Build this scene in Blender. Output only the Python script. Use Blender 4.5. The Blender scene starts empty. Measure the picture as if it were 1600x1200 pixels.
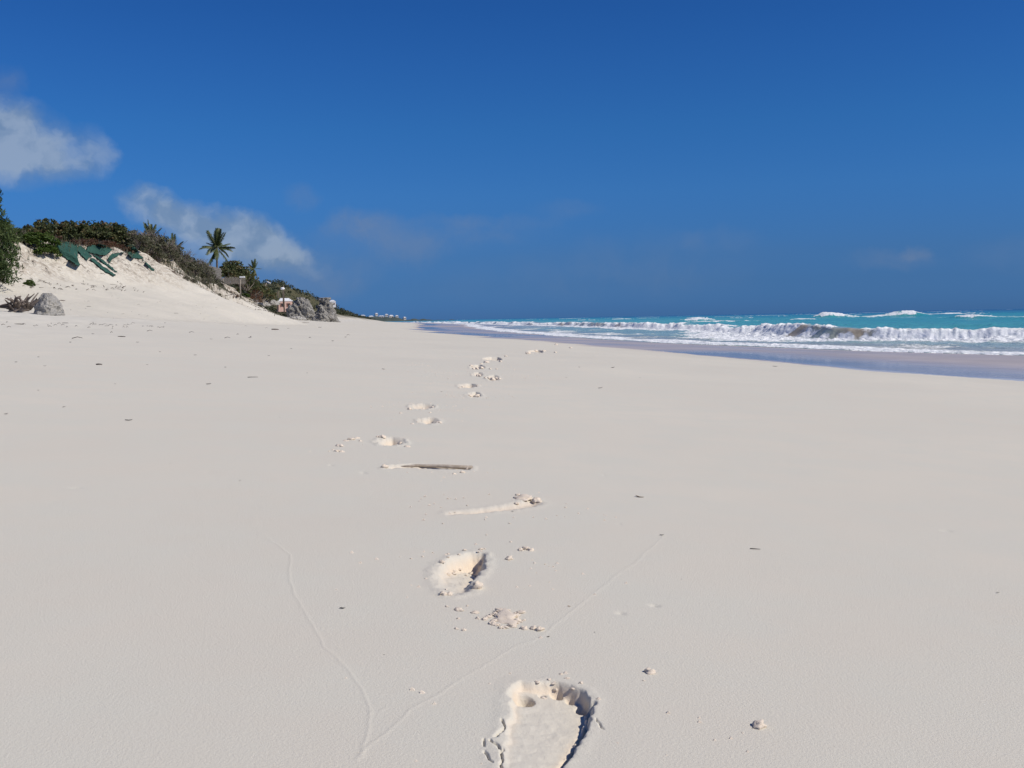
import bpy, bmesh, math, random
import numpy as np
from mathutils import Vector, Matrix, geometry

random.seed(7)
RNG = np.random.default_rng(11)
S = bpy.context.scene
COL = S.collection

# ------------------------------------------------------------------ camera, sky, sun, exposure
F, CX, CY = 1604.0, 800.0, 600.0          # focal length and centre of the 1600 x 1200 photograph, in pixels
EYE = 0.48                                # a low camera, held near the sand
PITCH, ROLL = math.radians(-3.67), math.radians(-1.09)
cam_d = bpy.data.cameras.new('camera'); cam = bpy.data.objects.new('camera', cam_d); COL.objects.link(cam)
cam_d.sensor_width = 36.0; cam_d.lens = 36.0 * F / 1600.0
cam_d.clip_start = 0.05; cam_d.clip_end = 20000
CAMM = Matrix.Translation((0, 0, EYE)) @ Matrix.Rotation(math.pi / 2 + PITCH, 4, 'X') @ Matrix.Rotation(ROLL, 4, 'Z')
cam.matrix_world = CAMM
S.camera = cam
R3 = np.array(CAMM.to_3x3())

SUN_EL, SUN_AZ = math.radians(43), math.radians(112)    # azimuth clockwise from straight ahead
sd = Vector((math.sin(SUN_AZ) * math.cos(SUN_EL), math.cos(SUN_AZ) * math.cos(SUN_EL), math.sin(SUN_EL)))
sun_d = bpy.data.lights.new('sun', 'SUN'); sun = bpy.data.objects.new('sun', sun_d); COL.objects.link(sun)
sun_d.energy = 4.15; sun_d.angle = math.radians(0.53); sun_d.color = (1.0, 0.93, 0.83)
sun.rotation_euler = sd.to_track_quat('Z', 'Y').to_euler(); sun.location = (30, 0, 40)

S.view_settings.view_transform = 'Standard'; S.view_settings.look = 'None'
S.view_settings.exposure = 0.0; S.view_settings.gamma = 1.0; S.view_settings.use_curve_mapping = False
S.render.engine = 'CYCLES'
S.cycles.max_bounces = 6; S.cycles.diffuse_bounces = 3; S.cycles.glossy_bounces = 3
S.cycles.use_denoising = True


def ray_dirs(uv):
    uv = np.atleast_2d(np.asarray(uv, float))
    d = np.stack([(uv[:, 0] - CX) / F, -(uv[:, 1] - CY) / F, -np.ones(len(uv))], 1)
    d = d @ R3.T
    return d / np.linalg.norm(d, axis=1, keepdims=True)


class NT:
    """small helper to write node trees"""
    def __init__(self, tree):
        self.t = tree; self.n = tree.nodes; self.l = tree.links
    def new(self, typ, **kw):
        nd = self.n.new(typ)
        for k, v in kw.items():
            setattr(nd, k, v)
        return nd
    def put(self, sock, v):
        if v is None: return
        if isinstance(v, bpy.types.NodeSocket): self.l.new(v, sock)
        else: sock.default_value = v
    def math(self, op, a, b=None, c=None, clamp=False):
        nd = self.new('ShaderNodeMath', operation=op, use_clamp=clamp)
        for i, v in enumerate((a, b, c)): self.put(nd.inputs[i], v)
        return nd.outputs[0]
    def vmath(self, op, a, b=None, out=0):
        nd = self.new('ShaderNodeVectorMath', operation=op)
        self.put(nd.inputs[0], a); self.put(nd.inputs[1], b)
        return nd.outputs[out]
    def mapr(self, v, a, b, c=0.0, d=1.0, smooth=True):
        nd = self.new('ShaderNodeMapRange', interpolation_type='SMOOTHSTEP' if smooth else 'LINEAR')
        for i, x in enumerate((v, a, b, c, d)): self.put(nd.inputs[i], x)
        return nd.outputs[0]
    def mix(self, f, a, b, blend='MIX'):
        nd = self.new('ShaderNodeMix', data_type='RGBA', blend_type=blend)
        self.put(nd.inputs[0], f)
        for s, v in ((nd.inputs[6], a), (nd.inputs[7], b)):
            if isinstance(v, (tuple, list)) and len(v) == 3: v = (*v, 1)
            self.put(s, v)
        return nd.outputs[2]
    def ramp(self, f, stops, interp='LINEAR'):
        nd = self.new('ShaderNodeValToRGB'); cr = nd.color_ramp; cr.interpolation = interp
        while len(cr.elements) < len(stops): cr.elements.new(0.5)
        for e, (p, c) in zip(cr.elements, stops):
            e.position = p; e.color = (*c, 1) if len(c) == 3 else c
        self.put(nd.inputs[0], f)
        return nd.outputs[0]
    def noise(self, vec, scale, detail=4, rough=0.55, dist=0.0):
        nd = self.new('ShaderNodeTexNoise'); nd.inputs['Scale'].default_value = scale
        nd.inputs['Detail'].default_value = detail; nd.inputs['Roughness'].default_value = rough
        nd.inputs['Distortion'].default_value = dist
        self.put(nd.inputs['Vector'], vec)
        return nd.outputs['Fac']
    def attr(self, name):
        return self.new('ShaderNodeAttribute', attribute_name=name).outputs['Fac']


# --- world: Nishita sky, toned by height above the horizon, with soft cumulus
W = bpy.data.worlds.new('World'); S.world = W; W.use_nodes = True
w = NT(W.node_tree); w.n.clear()
sky = w.new('ShaderNodeTexSky', sky_type='NISHITA')
sky.sun_disc = False; sky.sun_elevation = SUN_EL; sky.sun_rotation = SUN_AZ
sky.altitude = 0; sky.air_density = 1.0; sky.dust_density = 0.3; sky.ozone_density = 2.5
dirv = w.new('ShaderNodeTexCoord').outputs['Generated']
sep = w.new('ShaderNodeSeparateXYZ'); w.put(sep.inputs[0], dirv)
el = w.math('ARCSINE', sep.outputs[2])
az = w.math('ARCTAN2', sep.outputs[0], sep.outputs[1])
toned = w.mix(1.0, sky.outputs[0], w.ramp(w.mapr(el, 0.0, 1.0, smooth=False), [
    (0.000, (0.095, 0.275, 0.86)), (0.010, (0.097, 0.277, 0.843)), (0.032, (0.103, 0.270, 0.733)), (0.057, (0.118, 0.289, 0.694)), (0.119, (0.131, 0.367, 0.770)),
    (0.179, (0.120, 0.387, 0.782)), (0.239, (0.112, 0.373, 0.790)), (0.291, (0.101, 0.356, 0.780)), (1.0, (0.10, 0.355, 0.78))]), 'MULTIPLY')
cv = w.new('ShaderNodeCombineXYZ'); w.put(cv.inputs[0], az); w.put(cv.inputs[1], el)
cvec = cv.outputs[0]
nz = w.new('ShaderNodeTexNoise'); nz.inputs['Scale'].default_value = 17; nz.inputs['Detail'].default_value = 5
nz.inputs['Roughness'].default_value = 0.6
w.put(nz.inputs['Vector'], cvec)
wob = w.vmath('MULTIPLY', w.vmath('SUBTRACT', nz.outputs['Color'], (0.5, 0.5, 0.5)), (0.050, 0.040, 0.0))
cvec2 = w.vmath('ADD', cvec, wob)
puffs = [  # centre u, v, radii and density, of clouds as seen; each becomes a direction in the sky
    (30, 215, 95, 62, .50), (110, 238, 80, 58, .42), (25, 262, 120, 42, .36), (150, 248, 42, 42, .34), (-60, 225, 110, 70, .7), (5, 180, 60, 40, .5),
    (235, 318, 58, 38, .78), (300, 342, 62, 44, .90), (372, 366, 75, 44, .85), (425, 388, 75, 46, .70), (330, 395, 120, 42, .38), (470, 408, 60, 36, .3),
    (470, 305, 40, 28, .16), (575, 360, 75, 42, .22), (640, 395, 80, 36, .14), (885, 324, 75, 20, .10), (760, 360, 140, 30, .08), (1400, 402, 85, 24, .16),
    (1436, 390, 34, 16, .2), (1110, 380, 90, 26, .07), (1590, 395, 90, 40, .08), (0, 130, 40, 34, .2)]
puffs += [(640, 372, 230, 42, .13), (470, 425, 150, 55, .26), (1000, 405, 260, 55, .07), (900, 440, 340, 45, .06), (760, 345, 170, 16, .10), (560, 350, 60, 34, .16)]
blobs = []
for u, v, ru, rv, dn in puffs:
    d = ray_dirs([(u, v)])[0]
    blobs.append((math.atan2(d[0], d[1]), math.asin(d[2]), ru / F, rv / F, dn))
for k in range(12):                                       # the same scattered fair-weather clouds round the rest of the sky
    a = random.uniform(0.7, 5.4); e0 = random.uniform(0.06, 0.2)
    a = a if a < math.pi else a - 2 * math.pi
    for q in range(2):
        blobs.append((a + random.uniform(-.06, .06), e0 + random.uniform(-.02, .02), random.uniform(.06, .1), random.uniform(.025, .045), .5))
acc = None; faint = None
for a, e, ra, re_, dn in blobs:
    q = w.vmath('MULTIPLY', w.vmath('SUBTRACT', cvec2, (a, e, 0)), (1 / ra, 1 / re_, 0))
    q = w.mapr(w.vmath('LENGTH', q, out=1), 1.0, 0.25, 0.0, dn)
    if dn < .3: faint = q if faint is None else w.math('ADD', faint, q)
    else: acc = q if acc is None else w.math('ADD', acc, q)
n2 = w.noise(cvec2, 24, 6, 0.55)
n2b = w.noise(w.vmath('ADD', cvec2, (.012, .014, 0)), 26, 3, 0.5)
cl = w.math('ADD', acc, w.math('MULTIPLY', w.math('MULTIPLY', w.math('SUBTRACT', n2, .5), 1.15), w.mapr(acc, .03, .45)))
cl = w.mapr(cl, .06, .95, 0.0, .74, smooth=False)
SKY_K = 0.1
lit = w.mapr(w.math('SUBTRACT', n2, n2b), -.10, .14)
ccol = w.mix(lit, (2.0, 2.85, 4.1), (3.3, 4.1, 5.2))
hz = w.math('MULTIPLY', faint, w.mapr(n2, .30, .70, .45, 1.5), clamp=True)
fin = w.mix(cl, w.mix(hz, toned, (1.75, 2.35, 3.55)), ccol)
bg = w.new('ShaderNodeBackground'); bg.inputs[1].default_value = SKY_K; w.put(bg.inputs[0], fin)
wo = w.new('ShaderNodeOutputWorld'); w.l.new(bg.outputs[0], wo.inputs[0])
W.cycles.sampling_method = 'MANUAL'; W.cycles.sample_map_resolution = 512

# ------------------------------------------------------------------ noise and terrain as functions of the plan (x right, y ahead)
def _hash(ix, iy, s):
    n = (ix.astype(np.int64) * 374761393 + iy.astype(np.int64) * 668265263 + s * 974634777) & 0xffffffff
    n = ((n ^ (n >> 13)) * 1274126177) & 0xffffffff
    n = ((n ^ (n >> 16)) * 2246822519) & 0xffffffff
    return ((n ^ (n >> 15)) & 0xffffff) / float(0xffffff)

def vn(x, y, s=0):
    x = np.asarray(x, float); y = np.asarray(y, float)
    ix = np.floor(x); iy = np.floor(y); fx = x - ix; fy = y - iy
    fx = fx * fx * fx * (fx * (fx * 6 - 15) + 10); fy = fy * fy * fy * (fy * (fy * 6 - 15) + 10)
    a = _hash(ix, iy, s); b = _hash(ix + 1, iy, s); c = _hash(ix, iy + 1, s); d = _hash(ix + 1, iy + 1, s)
    return ((a * (1 - fx) + b * fx) * (1 - fy) + (c * (1 - fx) + d * fx) * fy) * 2 - 1

def fbm(x, y, o=4, s=0, g=0.5):
    t = 0.0; a = 1.0
    for k in range(o):
        t = t + a * vn(x * 2 ** k + 17.3 * k, y * 2 ** k - 9.1 * k, s + k); a *= g
    return t

def sst(a, b, v):
    t = np.clip((v - a) / (b - a), 0, 1)
    return t * t * (3 - 2 * t)

def table(ys, vs):
    ys = np.array(ys, float); vs = np.array(vs, float)
    return lambda y: (np.interp(y - 0.03 * (np.abs(y) + 20), ys, vs) + 2 * np.interp(y, ys, vs) + np.interp(y + 0.03 * (np.abs(y) + 20), ys, vs)) / 4

wet_x = table([-400, -50, 0, 17, 21, 32, 47, 58, 90, 130, 170, 290, 390, 510, 700, 1000, 2000, 5000],
              [70, 22, 11, 8.3, 7.2, 5.2, 2.6, .4, -5.6, -11, -16, -25, -36, -53, -81, -141, -402, -1500])
swash_x = table([-400, -50, 0, 20, 34, 40, 57, 75, 115, 172, 290, 390, 510, 700, 1000, 2000, 5000],
                [110, 42, 27, 21.5, 17, 14, 8.6, 5.2, 0, -6.4, -13, -24, -41, -70, -130, -390, -1490])
SEA = -1.1

def prof_land(c):
    ks = [-400, -80, -40, -30, -24, -18, -11, -4, 0]
    vs = [2.6, 2.2, 1.95, 1.5, 1.05, .5, 0.0, -.44, -.75]
    return (np.interp(c - 1.5, ks, vs) + np.interp(c, ks, vs) + np.interp(c + 1.5, ks, vs)) / 3

OFF0 = None
def beach(x, y):
    x = np.asarray(x, float); y = np.asarray(y, float)
    xw = wet_x(y); xs = swash_x(y)
    c = x - xw; t = np.clip(c / (xs - xw), 0, None)
    z = np.where(c < 0, prof_land(c), -.75 - .33 * np.minimum(t, 1) - np.clip(.045 * (x - xs), 0, 5))
    z = z + .02 * fbm(x * .35, y * .25, 3, 5) * sst(6, 20, np.hypot(x, y)) * (c < 0)
    return z
OFF0 = float(beach(np.array([0.]), np.array([0.]))[0])
_b = beach
def beach(x, y):
    r = np.hypot(x, y)
    return _b(x, y) - OFF0 * (1 - sst(10, 40, r))

CR_Y = [-60, 0, 40, 60, 70, 78, 84, 88, 93, 100, 108, 118, 130, 150, 165, 175, 190, 210, 250, 300, 360, 420, 500, 600, 700, 900]
crest_x = table(CR_Y, [-75, -60, -43, -37.5, -34.9, -32.6, -30.6, -29.8, -29.2, -28.9, -33, -38, -40, -42, -45, -47, -50, -54, -62, -72, -81, -80, -81, -88, -108, -170])
crest_z = lambda y: np.interp(y, CR_Y, [8, 7.6, 7.2, 6.9, 6.75, 6.7, 6.75, 6.3, 4.9, 3.5, 4.3, 5.9, 6.3, 6.6, 6.2, 5.6, 4.2, 4.0, 4.6, 8, 14, 10.2, 5.2, 1.2, .3, -.5])

def dune(x, y):
    x = np.asarray(x, float); y = np.asarray(y, float)
    zc = crest_z(y); d = x - crest_x(y)
    d = d + .7 * fbm(y * .18, x * .05, 3, 31)
    zm = .50 * zc + .25
    toe = np.minimum(1.1, beach(x, y) - .02)
    far_ = sst(64, 95, y) * sst(300, 220, y)
    def pl(dd):
        k0, k1, k2, k3 = 1.3, 4.2, 10.0 - 3.6 * far_, 16.0 - 6.5 * far_
        z = np.where(dd < 0, zc + np.clip(-dd, 0, 12) * .05,
            np.where(dd < k0, zc - .8 * dd / k0 * np.minimum(1, zc / 5),
            np.where(dd < k1, (zc - .8 * np.minimum(1, zc / 5)) + (zm - zc + .8 * np.minimum(1, zc / 5)) * (dd - k0) / (k1 - k0),
            np.where(dd < k2, zm + (.31 * zc + .1 - zm) * (dd - k1) / (k2 - k1),
            np.where(dd < k3, .31 * zc + .1 + (toe - .31 * zc - .1) * (dd - k2) / (k3 - k2), toe - .13 * (dd - k3))))))
        return z
    z = (pl(d - .5) + pl(d) + pl(d + .5)) / 3
    sc = sst(-.6, .8, d) * sst(7.5, 3.5, d) * sst(1.5, 4, zc)
    z = z + sc * (.55 + .45 * sst(80, 87, y)) * (.30 * fbm(y * .9, d * .22, 3, 41) + .13 * fbm(x * 2.1, y * 2.1, 3, 43))
    z = z + .05 * fbm(x * .8, y * .8, 3, 47) * sst(16, 6, d)
    return z

def ground(x, y):
    return np.maximum(beach(x, y), dune(x, y))

def hits(uv, near=.5, far=900.):
    """where lines of sight meet the ground"""
    d = ray_dirs(uv); n = len(d)
    t = np.full(n, near); lo = t.copy(); done = np.zeros(n, bool); hi = np.full(n, far)
    while True:
        p = d * t[:, None] + np.array([0, 0, EYE])
        below = (p[:, 2] < ground(p[:, 0], p[:, 1])) & ~done
        hi[below] = t[below]; done |= below
        lo = np.where(done, lo, t)
        if done.all() or t.max() > far: break
        t = np.where(done, t, t * 1.014 + .004)
    for _ in range(18):
        m = (lo + hi) / 2
        p = d * m[:, None] + np.array([0, 0, EYE])
        b = p[:, 2] < ground(p[:, 0], p[:, 1])
        hi = np.where(b, m, hi); lo = np.where(b, lo, m)
    p = d * hi[:, None] + np.array([0, 0, EYE])
    return p, done

def at_depth(u, v, y):
    d = ray_dirs([(u, v)])[0]
    return Vector(d * (y / d[1])) + Vector((0, 0, EYE))

# ------------------------------------------------------------------ mesh and object helpers
def tag(o, label=None, cat=None, group=None, kind=None):
    if label: o['label'] = label
    if cat: o['category'] = cat
    if group: o['group'] = group
    if kind: o['kind'] = kind
    return o

def empty(name, loc=(0, 0, 0), rz=0.0):
    o = bpy.data.objects.new(name, None); COL.objects.link(o)
    o.location = loc; o.rotation_euler = (0, 0, rz); o.empty_display_size = .2
    return o

def link(name, me, mat=None, parent=None, smooth=True):
    o = bpy.data.objects.new(name, me); COL.objects.link(o)
    if mat is not None and len(me.materials) == 0: me.materials.append(mat)
    if smooth and len(me.polygons): me.polygons.foreach_set('use_smooth', np.ones(len(me.polygons), bool))
    if parent is not None: o.parent = parent
    return o

def mesh_np(name, V, Fq):
    """mesh from an (n,3) array and an (m,k) face array"""
    me = bpy.data.meshes.new(name); V = np.asarray(V, np.float32); Fq = np.asarray(Fq, np.int32)
    k = Fq.shape[1]
    me.vertices.add(len(V)); me.vertices.foreach_set('co', V.ravel())
    me.loops.add(Fq.size); me.loops.foreach_set('vertex_index', Fq.ravel())
    me.polygons.add(len(Fq)); me.polygons.foreach_set('loop_start', np.arange(0, Fq.size, k, dtype=np.int32))
    me.update(calc_edges=True)
    return me

def vattr(me, name, vals, dom='POINT'):
    a = me.attributes.new(name, 'FLOAT', dom); a.data.foreach_set('value', np.asarray(vals, np.float32).ravel())

def grid_faces(nr, nc, wrap=False):
    i = np.arange(nr - 1)[:, None] * nc; j = np.arange(nc - 1)[None, :]
    a = (i + j).ravel()
    f = np.stack([a, a + 1, a + nc + 1, a + nc], 1)
    if wrap:
        b = (np.arange(nr - 1) * nc)
        f = np.vstack([f, np.stack([b + nc - 1, b, b + nc, b + 2 * nc - 1], 1)])
    return f

def sub_mesh(name, V, Fq, attrs):
    used, inv = np.unique(Fq, return_inverse=True)
    me = mesh_np(name, V[used], inv.reshape(Fq.shape))
    for k, a in attrs.items(): vattr(me, k, a[used])
    return me

class MB:
    """gathers shapes into one mesh"""
    def __init__(self): self.bm = bmesh.new()
    def box(self, c, s, rz=0.0, M=None, bev=0.0):
        m = Matrix.Translation(c) @ Matrix.Rotation(rz, 4, 'Z') @ Matrix.Diagonal((*s, 1))
        if M is not None: m = M @ m
        r = bmesh.ops.create_cube(self.bm, size=1.0, matrix=m)
        if bev > 0:
            es = {e for v in r['verts'] for e in v.link_edges}
            bmesh.ops.bevel(self.bm, geom=list(es), offset=bev, segments=2, affect='EDGES', profile=.6)
    def tube(self, pts, r0, r1=None, n=6, cap=True):
        pts = [Vector(p) for p in pts]; r1 = r0 if r1 is None else r1
        rings = []
        for i, p in enumerate(pts):
            a = pts[max(i - 1, 0)]; b = pts[min(i + 1, len(pts) - 1)]
            t = (b - a).normalized(); x = t.orthogonal().normalized() if i == 0 else (px - t * px.dot(t)).normalized()
            px = x; y = t.cross(x); r = r0 + (r1 - r0) * i / max(1, len(pts) - 1)
            rings.append([self.bm.verts.new(p + (x * math.cos(2 * math.pi * k / n) + y * math.sin(2 * math.pi * k / n)) * r) for k in range(n)])
        for A, B in zip(rings, rings[1:]):
            for k in range(n): self.bm.faces.new((A[k], A[(k + 1) % n], B[(k + 1) % n], B[k]))
        if cap:
            self.bm.faces.new(rings[0][::-1]); self.bm.faces.new(rings[-1])
    def poly(self, pts):
        return self.bm.faces.new([self.bm.verts.new(p) for p in pts])
    def mesh(self, name):
        me = bpy.data.meshes.new(name); self.bm.normal_update(); self.bm.to_mesh(me); self.bm.free(); return me
    def build(self, name, mat, parent=None, smooth=False):
        return link(name, self.mesh(name), mat, parent, smooth)

def copy_tree(o, parent=None):
    c = o.copy(); COL.objects.link(c)
    if parent is not None: c.parent = parent
    for ch in list(o.children): copy_tree(ch, c)
    return c

# ------------------------------------------------------------------ materials
def mat(name):
    m = bpy.data.materials.new(name); m.use_nodes = True
    t = NT(m.node_tree); b = t.n['Principled BSDF']
    return m, t, b

def pos(t): return t.new('ShaderNodeNewGeometry').outputs['Position']

def bump(t, b, h, strength, dist):
    bp = t.new('ShaderNodeBump'); bp.inputs['Strength'].default_value = strength; bp.inputs['Distance'].default_value = dist
    t.put(bp.inputs['Height'], h); t.l.new(bp.outputs[0], b.inputs['Normal'])

def m_sand():
    m, t, b = mat('sand')
    P = pos(t)
    big = t.noise(P, .22, 4, .6); mid = t.noise(P, 3.0, 5, .6); fine = t.noise(P, 260, 3, .7); grain = t.noise(P, 900, 2, .8)
    dry = t.mix(t.mapr(big, .3, .7), (.612, .572, .483), (.658, .612, .512))
    dry = t.mix(t.mapr(mid, .35, .7), dry, (.615, .588, .500))
    dry = t.mix(t.mapr(grain, .58, .74, 0, .5), dry, (.42, .35, .30))
    dry = t.mix(t.mapr(grain, .42, .26, 0, .45), dry, (.78, .75, .70))
    dry = t.mix(t.attr('high'), dry, t.mix(t.mapr(big, .3, .7), (.605, .578, .498), (.648, .614, .530)))
    lit_wall = t.mix(t.mapr(fine, .3, .7), (.69, .575, .44), (.74, .635, .50))  # warm light thrown between the print walls, put into the sand colour
    c = t.mix(t.attr('lit_wall'), dry, lit_wall)
    wetc = t.mix(t.mapr(t.noise(P, .5, 3), .35, .65), (.455, .395, .355), (.525, .455, .41))
    wet = t.attr('wet'); film = t.attr('film')
    c = t.mix(wet, c, wetc)
    c = t.mix(t.attr('lace'), c, (.72, .74, .76))
    t.put(b.inputs['Base Color'], c)
    t.put(b.inputs['Roughness'], t.math('SUBTRACT', t.math('MULTIPLY_ADD', wet, -.55, .95), t.math('MULTIPLY', film, .34)))
    t.put(b.inputs['Specular IOR Level'], t.math('ADD', t.math('MULTIPLY_ADD', wet, .08, .08), t.math('MULTIPLY', film, .15)))
    h = t.math('ADD', t.math('MULTIPLY', fine, .7), t.math('MULTIPLY', grain, .3))
    bp = t.new('ShaderNodeBump'); bp.inputs['Distance'].default_value = .0024
    t.put(bp.inputs['Strength'], t.math('MULTIPLY_ADD', wet, -.6, .62, clamp=True)); t.put(bp.inputs['Height'], h)
    t.l.new(bp.outputs[0], b.inputs['Normal'])
    return m

def m_dune():
    m, t, b = mat('dune_sand')
    P = pos(t)
    n1 = t.noise(P, .5, 5, .6); n2 = t.noise(P, 4.5, 5, .65); n3 = t.noise(P, 1.6, 6, .7)
    c = t.mix(t.mapr(n1, .3, .7), (.585, .552, .470), (.628, .588, .500))
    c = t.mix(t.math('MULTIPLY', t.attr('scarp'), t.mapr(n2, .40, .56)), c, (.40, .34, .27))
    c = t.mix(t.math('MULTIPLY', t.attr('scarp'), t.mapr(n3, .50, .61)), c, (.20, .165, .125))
    c = t.mix(t.attr('green'), c, t.mix(t.mapr(n3, .3, .7), (.05, .06, .03), (.12, .10, .06)))
    t.put(b.inputs['Base Color'], c); b.inputs['Roughness'].default_value = .95; b.inputs['Specular IOR Level'].default_value = .1
    bump(t, b, t.math('ADD', n2, t.math('MULTIPLY', t.noise(P, 14, 4, .7), .5)), .6, .12)
    return m

def m_sea():
    m, t, b = mat('sea_water')
    P = pos(t)
    deep = t.attr('deep'); foam = t.attr('foam'); silt = t.attr('silt')
    sc = t.vmath('MULTIPLY', P, (1.0, .55, 1.0))
    patch = t.noise(t.vmath('MULTIPLY', P, (.012, .006, 1)), 1.0, 4)
    dd = t.math('ADD', deep, t.mapr(patch, .3, .7, -.05, .07), clamp=True)
    c = t.ramp(dd, [(0.0, (.43, .42, .39)), (.10, (.29, .45, .41)), (.24, (.13, .46, .41)), (.45, (.045, .335, .335)), (.68, (.018, .17, .25)), (.85, (.012, .085, .18)), (1.0, (.010, .055, .13))])
    c = t.mix(silt, c, t.mix(t.mapr(t.noise(P, 1.3, 3), .3, .7), (.37, .315, .235), (.50, .435, .335)))
    fn = t.noise(t.vmath('MULTIPLY', P, (1, .7, 1.6)), 2.6, 6, .68)
    f = t.math('MULTIPLY', t.mapr(t.math('ADD', t.math('MULTIPLY', foam, 1.25), t.math('MULTIPLY', t.math('SUBTRACT', fn, .5), 1.25)), .30, .78), t.mapr(foam, .02, .12))
    c = t.mix(f, c, t.mix(t.mapr(fn, .35, .6), (.62, .66, .68), (.90, .91, .91)))
    t.put(b.inputs['Base Color'], c)
    t.put(b.inputs['Roughness'], t.math('MULTIPLY_ADD', f, .65, .16))
    t.put(b.inputs['Specular IOR Level'], t.math('MULTIPLY_ADD', f, -.18, .28))
    b.inputs['IOR'].default_value = 1.33
    h = t.math('ADD', t.math('MULTIPLY', t.noise(sc, .55, 6, .62, .4), 1.0), t.math('MULTIPLY', t.noise(sc, 3.5, 4, .6, .3), .22))
    h = t.math('ADD', h, t.math('MULTIPLY', t.math('MULTIPLY', f, fn), .30))
    bump(t, b, t.math('MULTIPLY', h, t.math('MULTIPLY_ADD', silt, -.75, 1.0)), .8, .42)
    return m

def m_leaf(name, stops, rough=.55, transl=.25):
    m, t, b = mat(name)
    c = t.ramp(t.attr('tint'), stops)
    t.put(b.inputs['Base Color'], c); b.inputs['Roughness'].default_value = rough; b.inputs['Specular IOR Level'].default_value = .3
    tr = t.new('ShaderNodeBsdfTranslucent'); t.put(tr.inputs[0], c)
    mx = t.new('ShaderNodeMixShader'); mx.inputs[0].default_value = transl
    t.l.new(b.outputs[0], mx.inputs[1]); t.l.new(tr.outputs[0], mx.inputs[2])
    t.l.new(mx.outputs[0], t.n['Material Output'].inputs[0])
    return m

def m_plain(name, a, b2, scale=6, rough=.8, bmp=.3, dist=.02, spec=.25, detail=5):
    m, t, b = mat(name)
    tc = t.new('ShaderNodeTexCoord').outputs['Object']
    n = t.noise(tc, scale, detail, .65)
    t.put(b.inputs['Base Color'], t.mix(t.mapr(n, .3, .7), a, b2)); b.inputs['Roughness'].default_value = rough
    b.inputs['Specular IOR Level'].default_value = spec
    if bmp: bump(t, b, n, bmp, dist)
    return m

def m_rock(name, a, b2, dark, scale):
    m, t, b = mat(name)
    tc = t.new('ShaderNodeTexCoord').outputs['Object']
    n = t.noise(tc, scale, 7, .68); n2 = t.noise(tc, scale * 3.1, 5, .7)
    vo = t.new('ShaderNodeTexVoronoi'); vo.inputs['Scale'].default_value = scale * 1.6; t.put(vo.inputs['Vector'], tc)
    pit = t.mapr(t.math('ADD', vo.outputs['Distance'], t.math('MULTIPLY', n2, .5)), .34, .58)
    c = t.mix(t.mapr(n, .32, .68), a, b2)
    c = t.mix(t.mapr(n2, .56, .68), c, dark)
    t.put(b.inputs['Base Color'], c); b.inputs['Roughness'].default_value = .92; b.inputs['Specular IOR Level'].default_value = .15
    bump(t, b, t.math('ADD', t.math('ADD', n, t.math('MULTIPLY', n2, .5)), t.math('MULTIPLY', pit, .6)), .9, 1.2 / scale)
    return m

SAND = m_sand(); DUNE = m_dune(); SEAM = m_sea()
LEAF_GRAPE = m_leaf('sea_grape_leaf', [(0, (.035, .048, .020)), (.45, (.080, .098, .036)), (.7, (.13, .132, .054)), (.85, (.155, .105, .052)), (1, (.15, .066, .032))])
LEAF_GREEN = m_leaf('green_leaf', [(0, (.035, .060, .012)), (.5, (.075, .125, .022)), (1, (.13, .17, .045))])
LEAF_CONIFER = m_leaf('conifer_leaf', [(0, (.026, .048, .018)), (.6, (.065, .10, .030)), (1, (.11, .14, .045))])
LEAF_RED = m_leaf('red_brown_leaf', [(0, (.06, .03, .02)), (.5, (.13, .06, .035)), (1, (.16, .11, .05))])
LEAF_GREY = m_leaf('grey_green_leaf', [(0, (.055, .06, .032)), (.5, (.105, .108, .06)), (1, (.17, .16, .11))])
LEAF_PALM = m_leaf('palm_leaf', [(0, (.045, .066, .022)), (.5, (.095, .118, .040)), (1, (.19, .175, .08))], .4)
LEAF_FAR = m_leaf('wood_leaf', [(0, (.038, .052, .028)), (.5, (.070, .082, .042)), (.8, (.10, .105, .060)), (1, (.12, .10, .065))])
TWIG = m_plain('dead_twig', (.15, .125, .105), (.24, .205, .175), 12)
BARK = m_plain('bark', (.09, .07, .05), (.17, .14, .11), 9)
DRIFT = m_plain('driftwood', (.13, .105, .09), (.25, .21, .18), 8, .85)
ROCKM = m_rock('limestone', (.34, .325, .295), (.46, .44, .40), (.13, .122, .108), .8)
ROCKL = m_rock('pale_limestone', (.48, .46, .42), (.58, .555, .505), (.30, .28, .24), 1.6)
POSTM = m_plain('weathered_post', (.20, .17, .14), (.30, .26, .21), 5)
WHITEP = m_plain('white_paint', (.74, .75, .76), (.80, .80, .80), 3, .6, .1)
PINKW = m_plain('pink_render', (.56, .36, .29), (.62, .42, .34), 2, .8, .1)
DARKG = m_plain('dark_opening', (.03, .03, .035), (.06, .055, .05), 2, .3, 0)
SHUT = m_plain('red_brown_shutter', (.20, .075, .05), (.26, .11, .07), 4, .6, .1)
SLATM = m_plain('grey_slat', (.13, .115, .10), (.22, .20, .17), 6, .85)
STONEM = m_plain('grey_block', (.13, .12, .11), (.19, .18, .165), 5, .9)
NETM = None
def m_net():
    m, t, b = mat('green_netting')
    tc = pos(t)
    n = t.noise(tc, 1.1, 5, .6); n2 = t.noise(tc, 9, 3, .6)
    c = t.mix(t.mapr(n, .3, .7), (.016, .060, .047), (.033, .100, .076))
    c = t.mix(t.mapr(n2, .6, .75, 0, .5), c, (.06, .12, .085))
    t.put(b.inputs['Base Color'], c); b.inputs['Roughness'].default_value = .75; b.inputs['Specular IOR Level'].default_value = .25
    bump(t, b, t.math('ADD', n, t.math('MULTIPLY', n2, .3)), .9, .25)
    return m
NETM = m_net()
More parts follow.
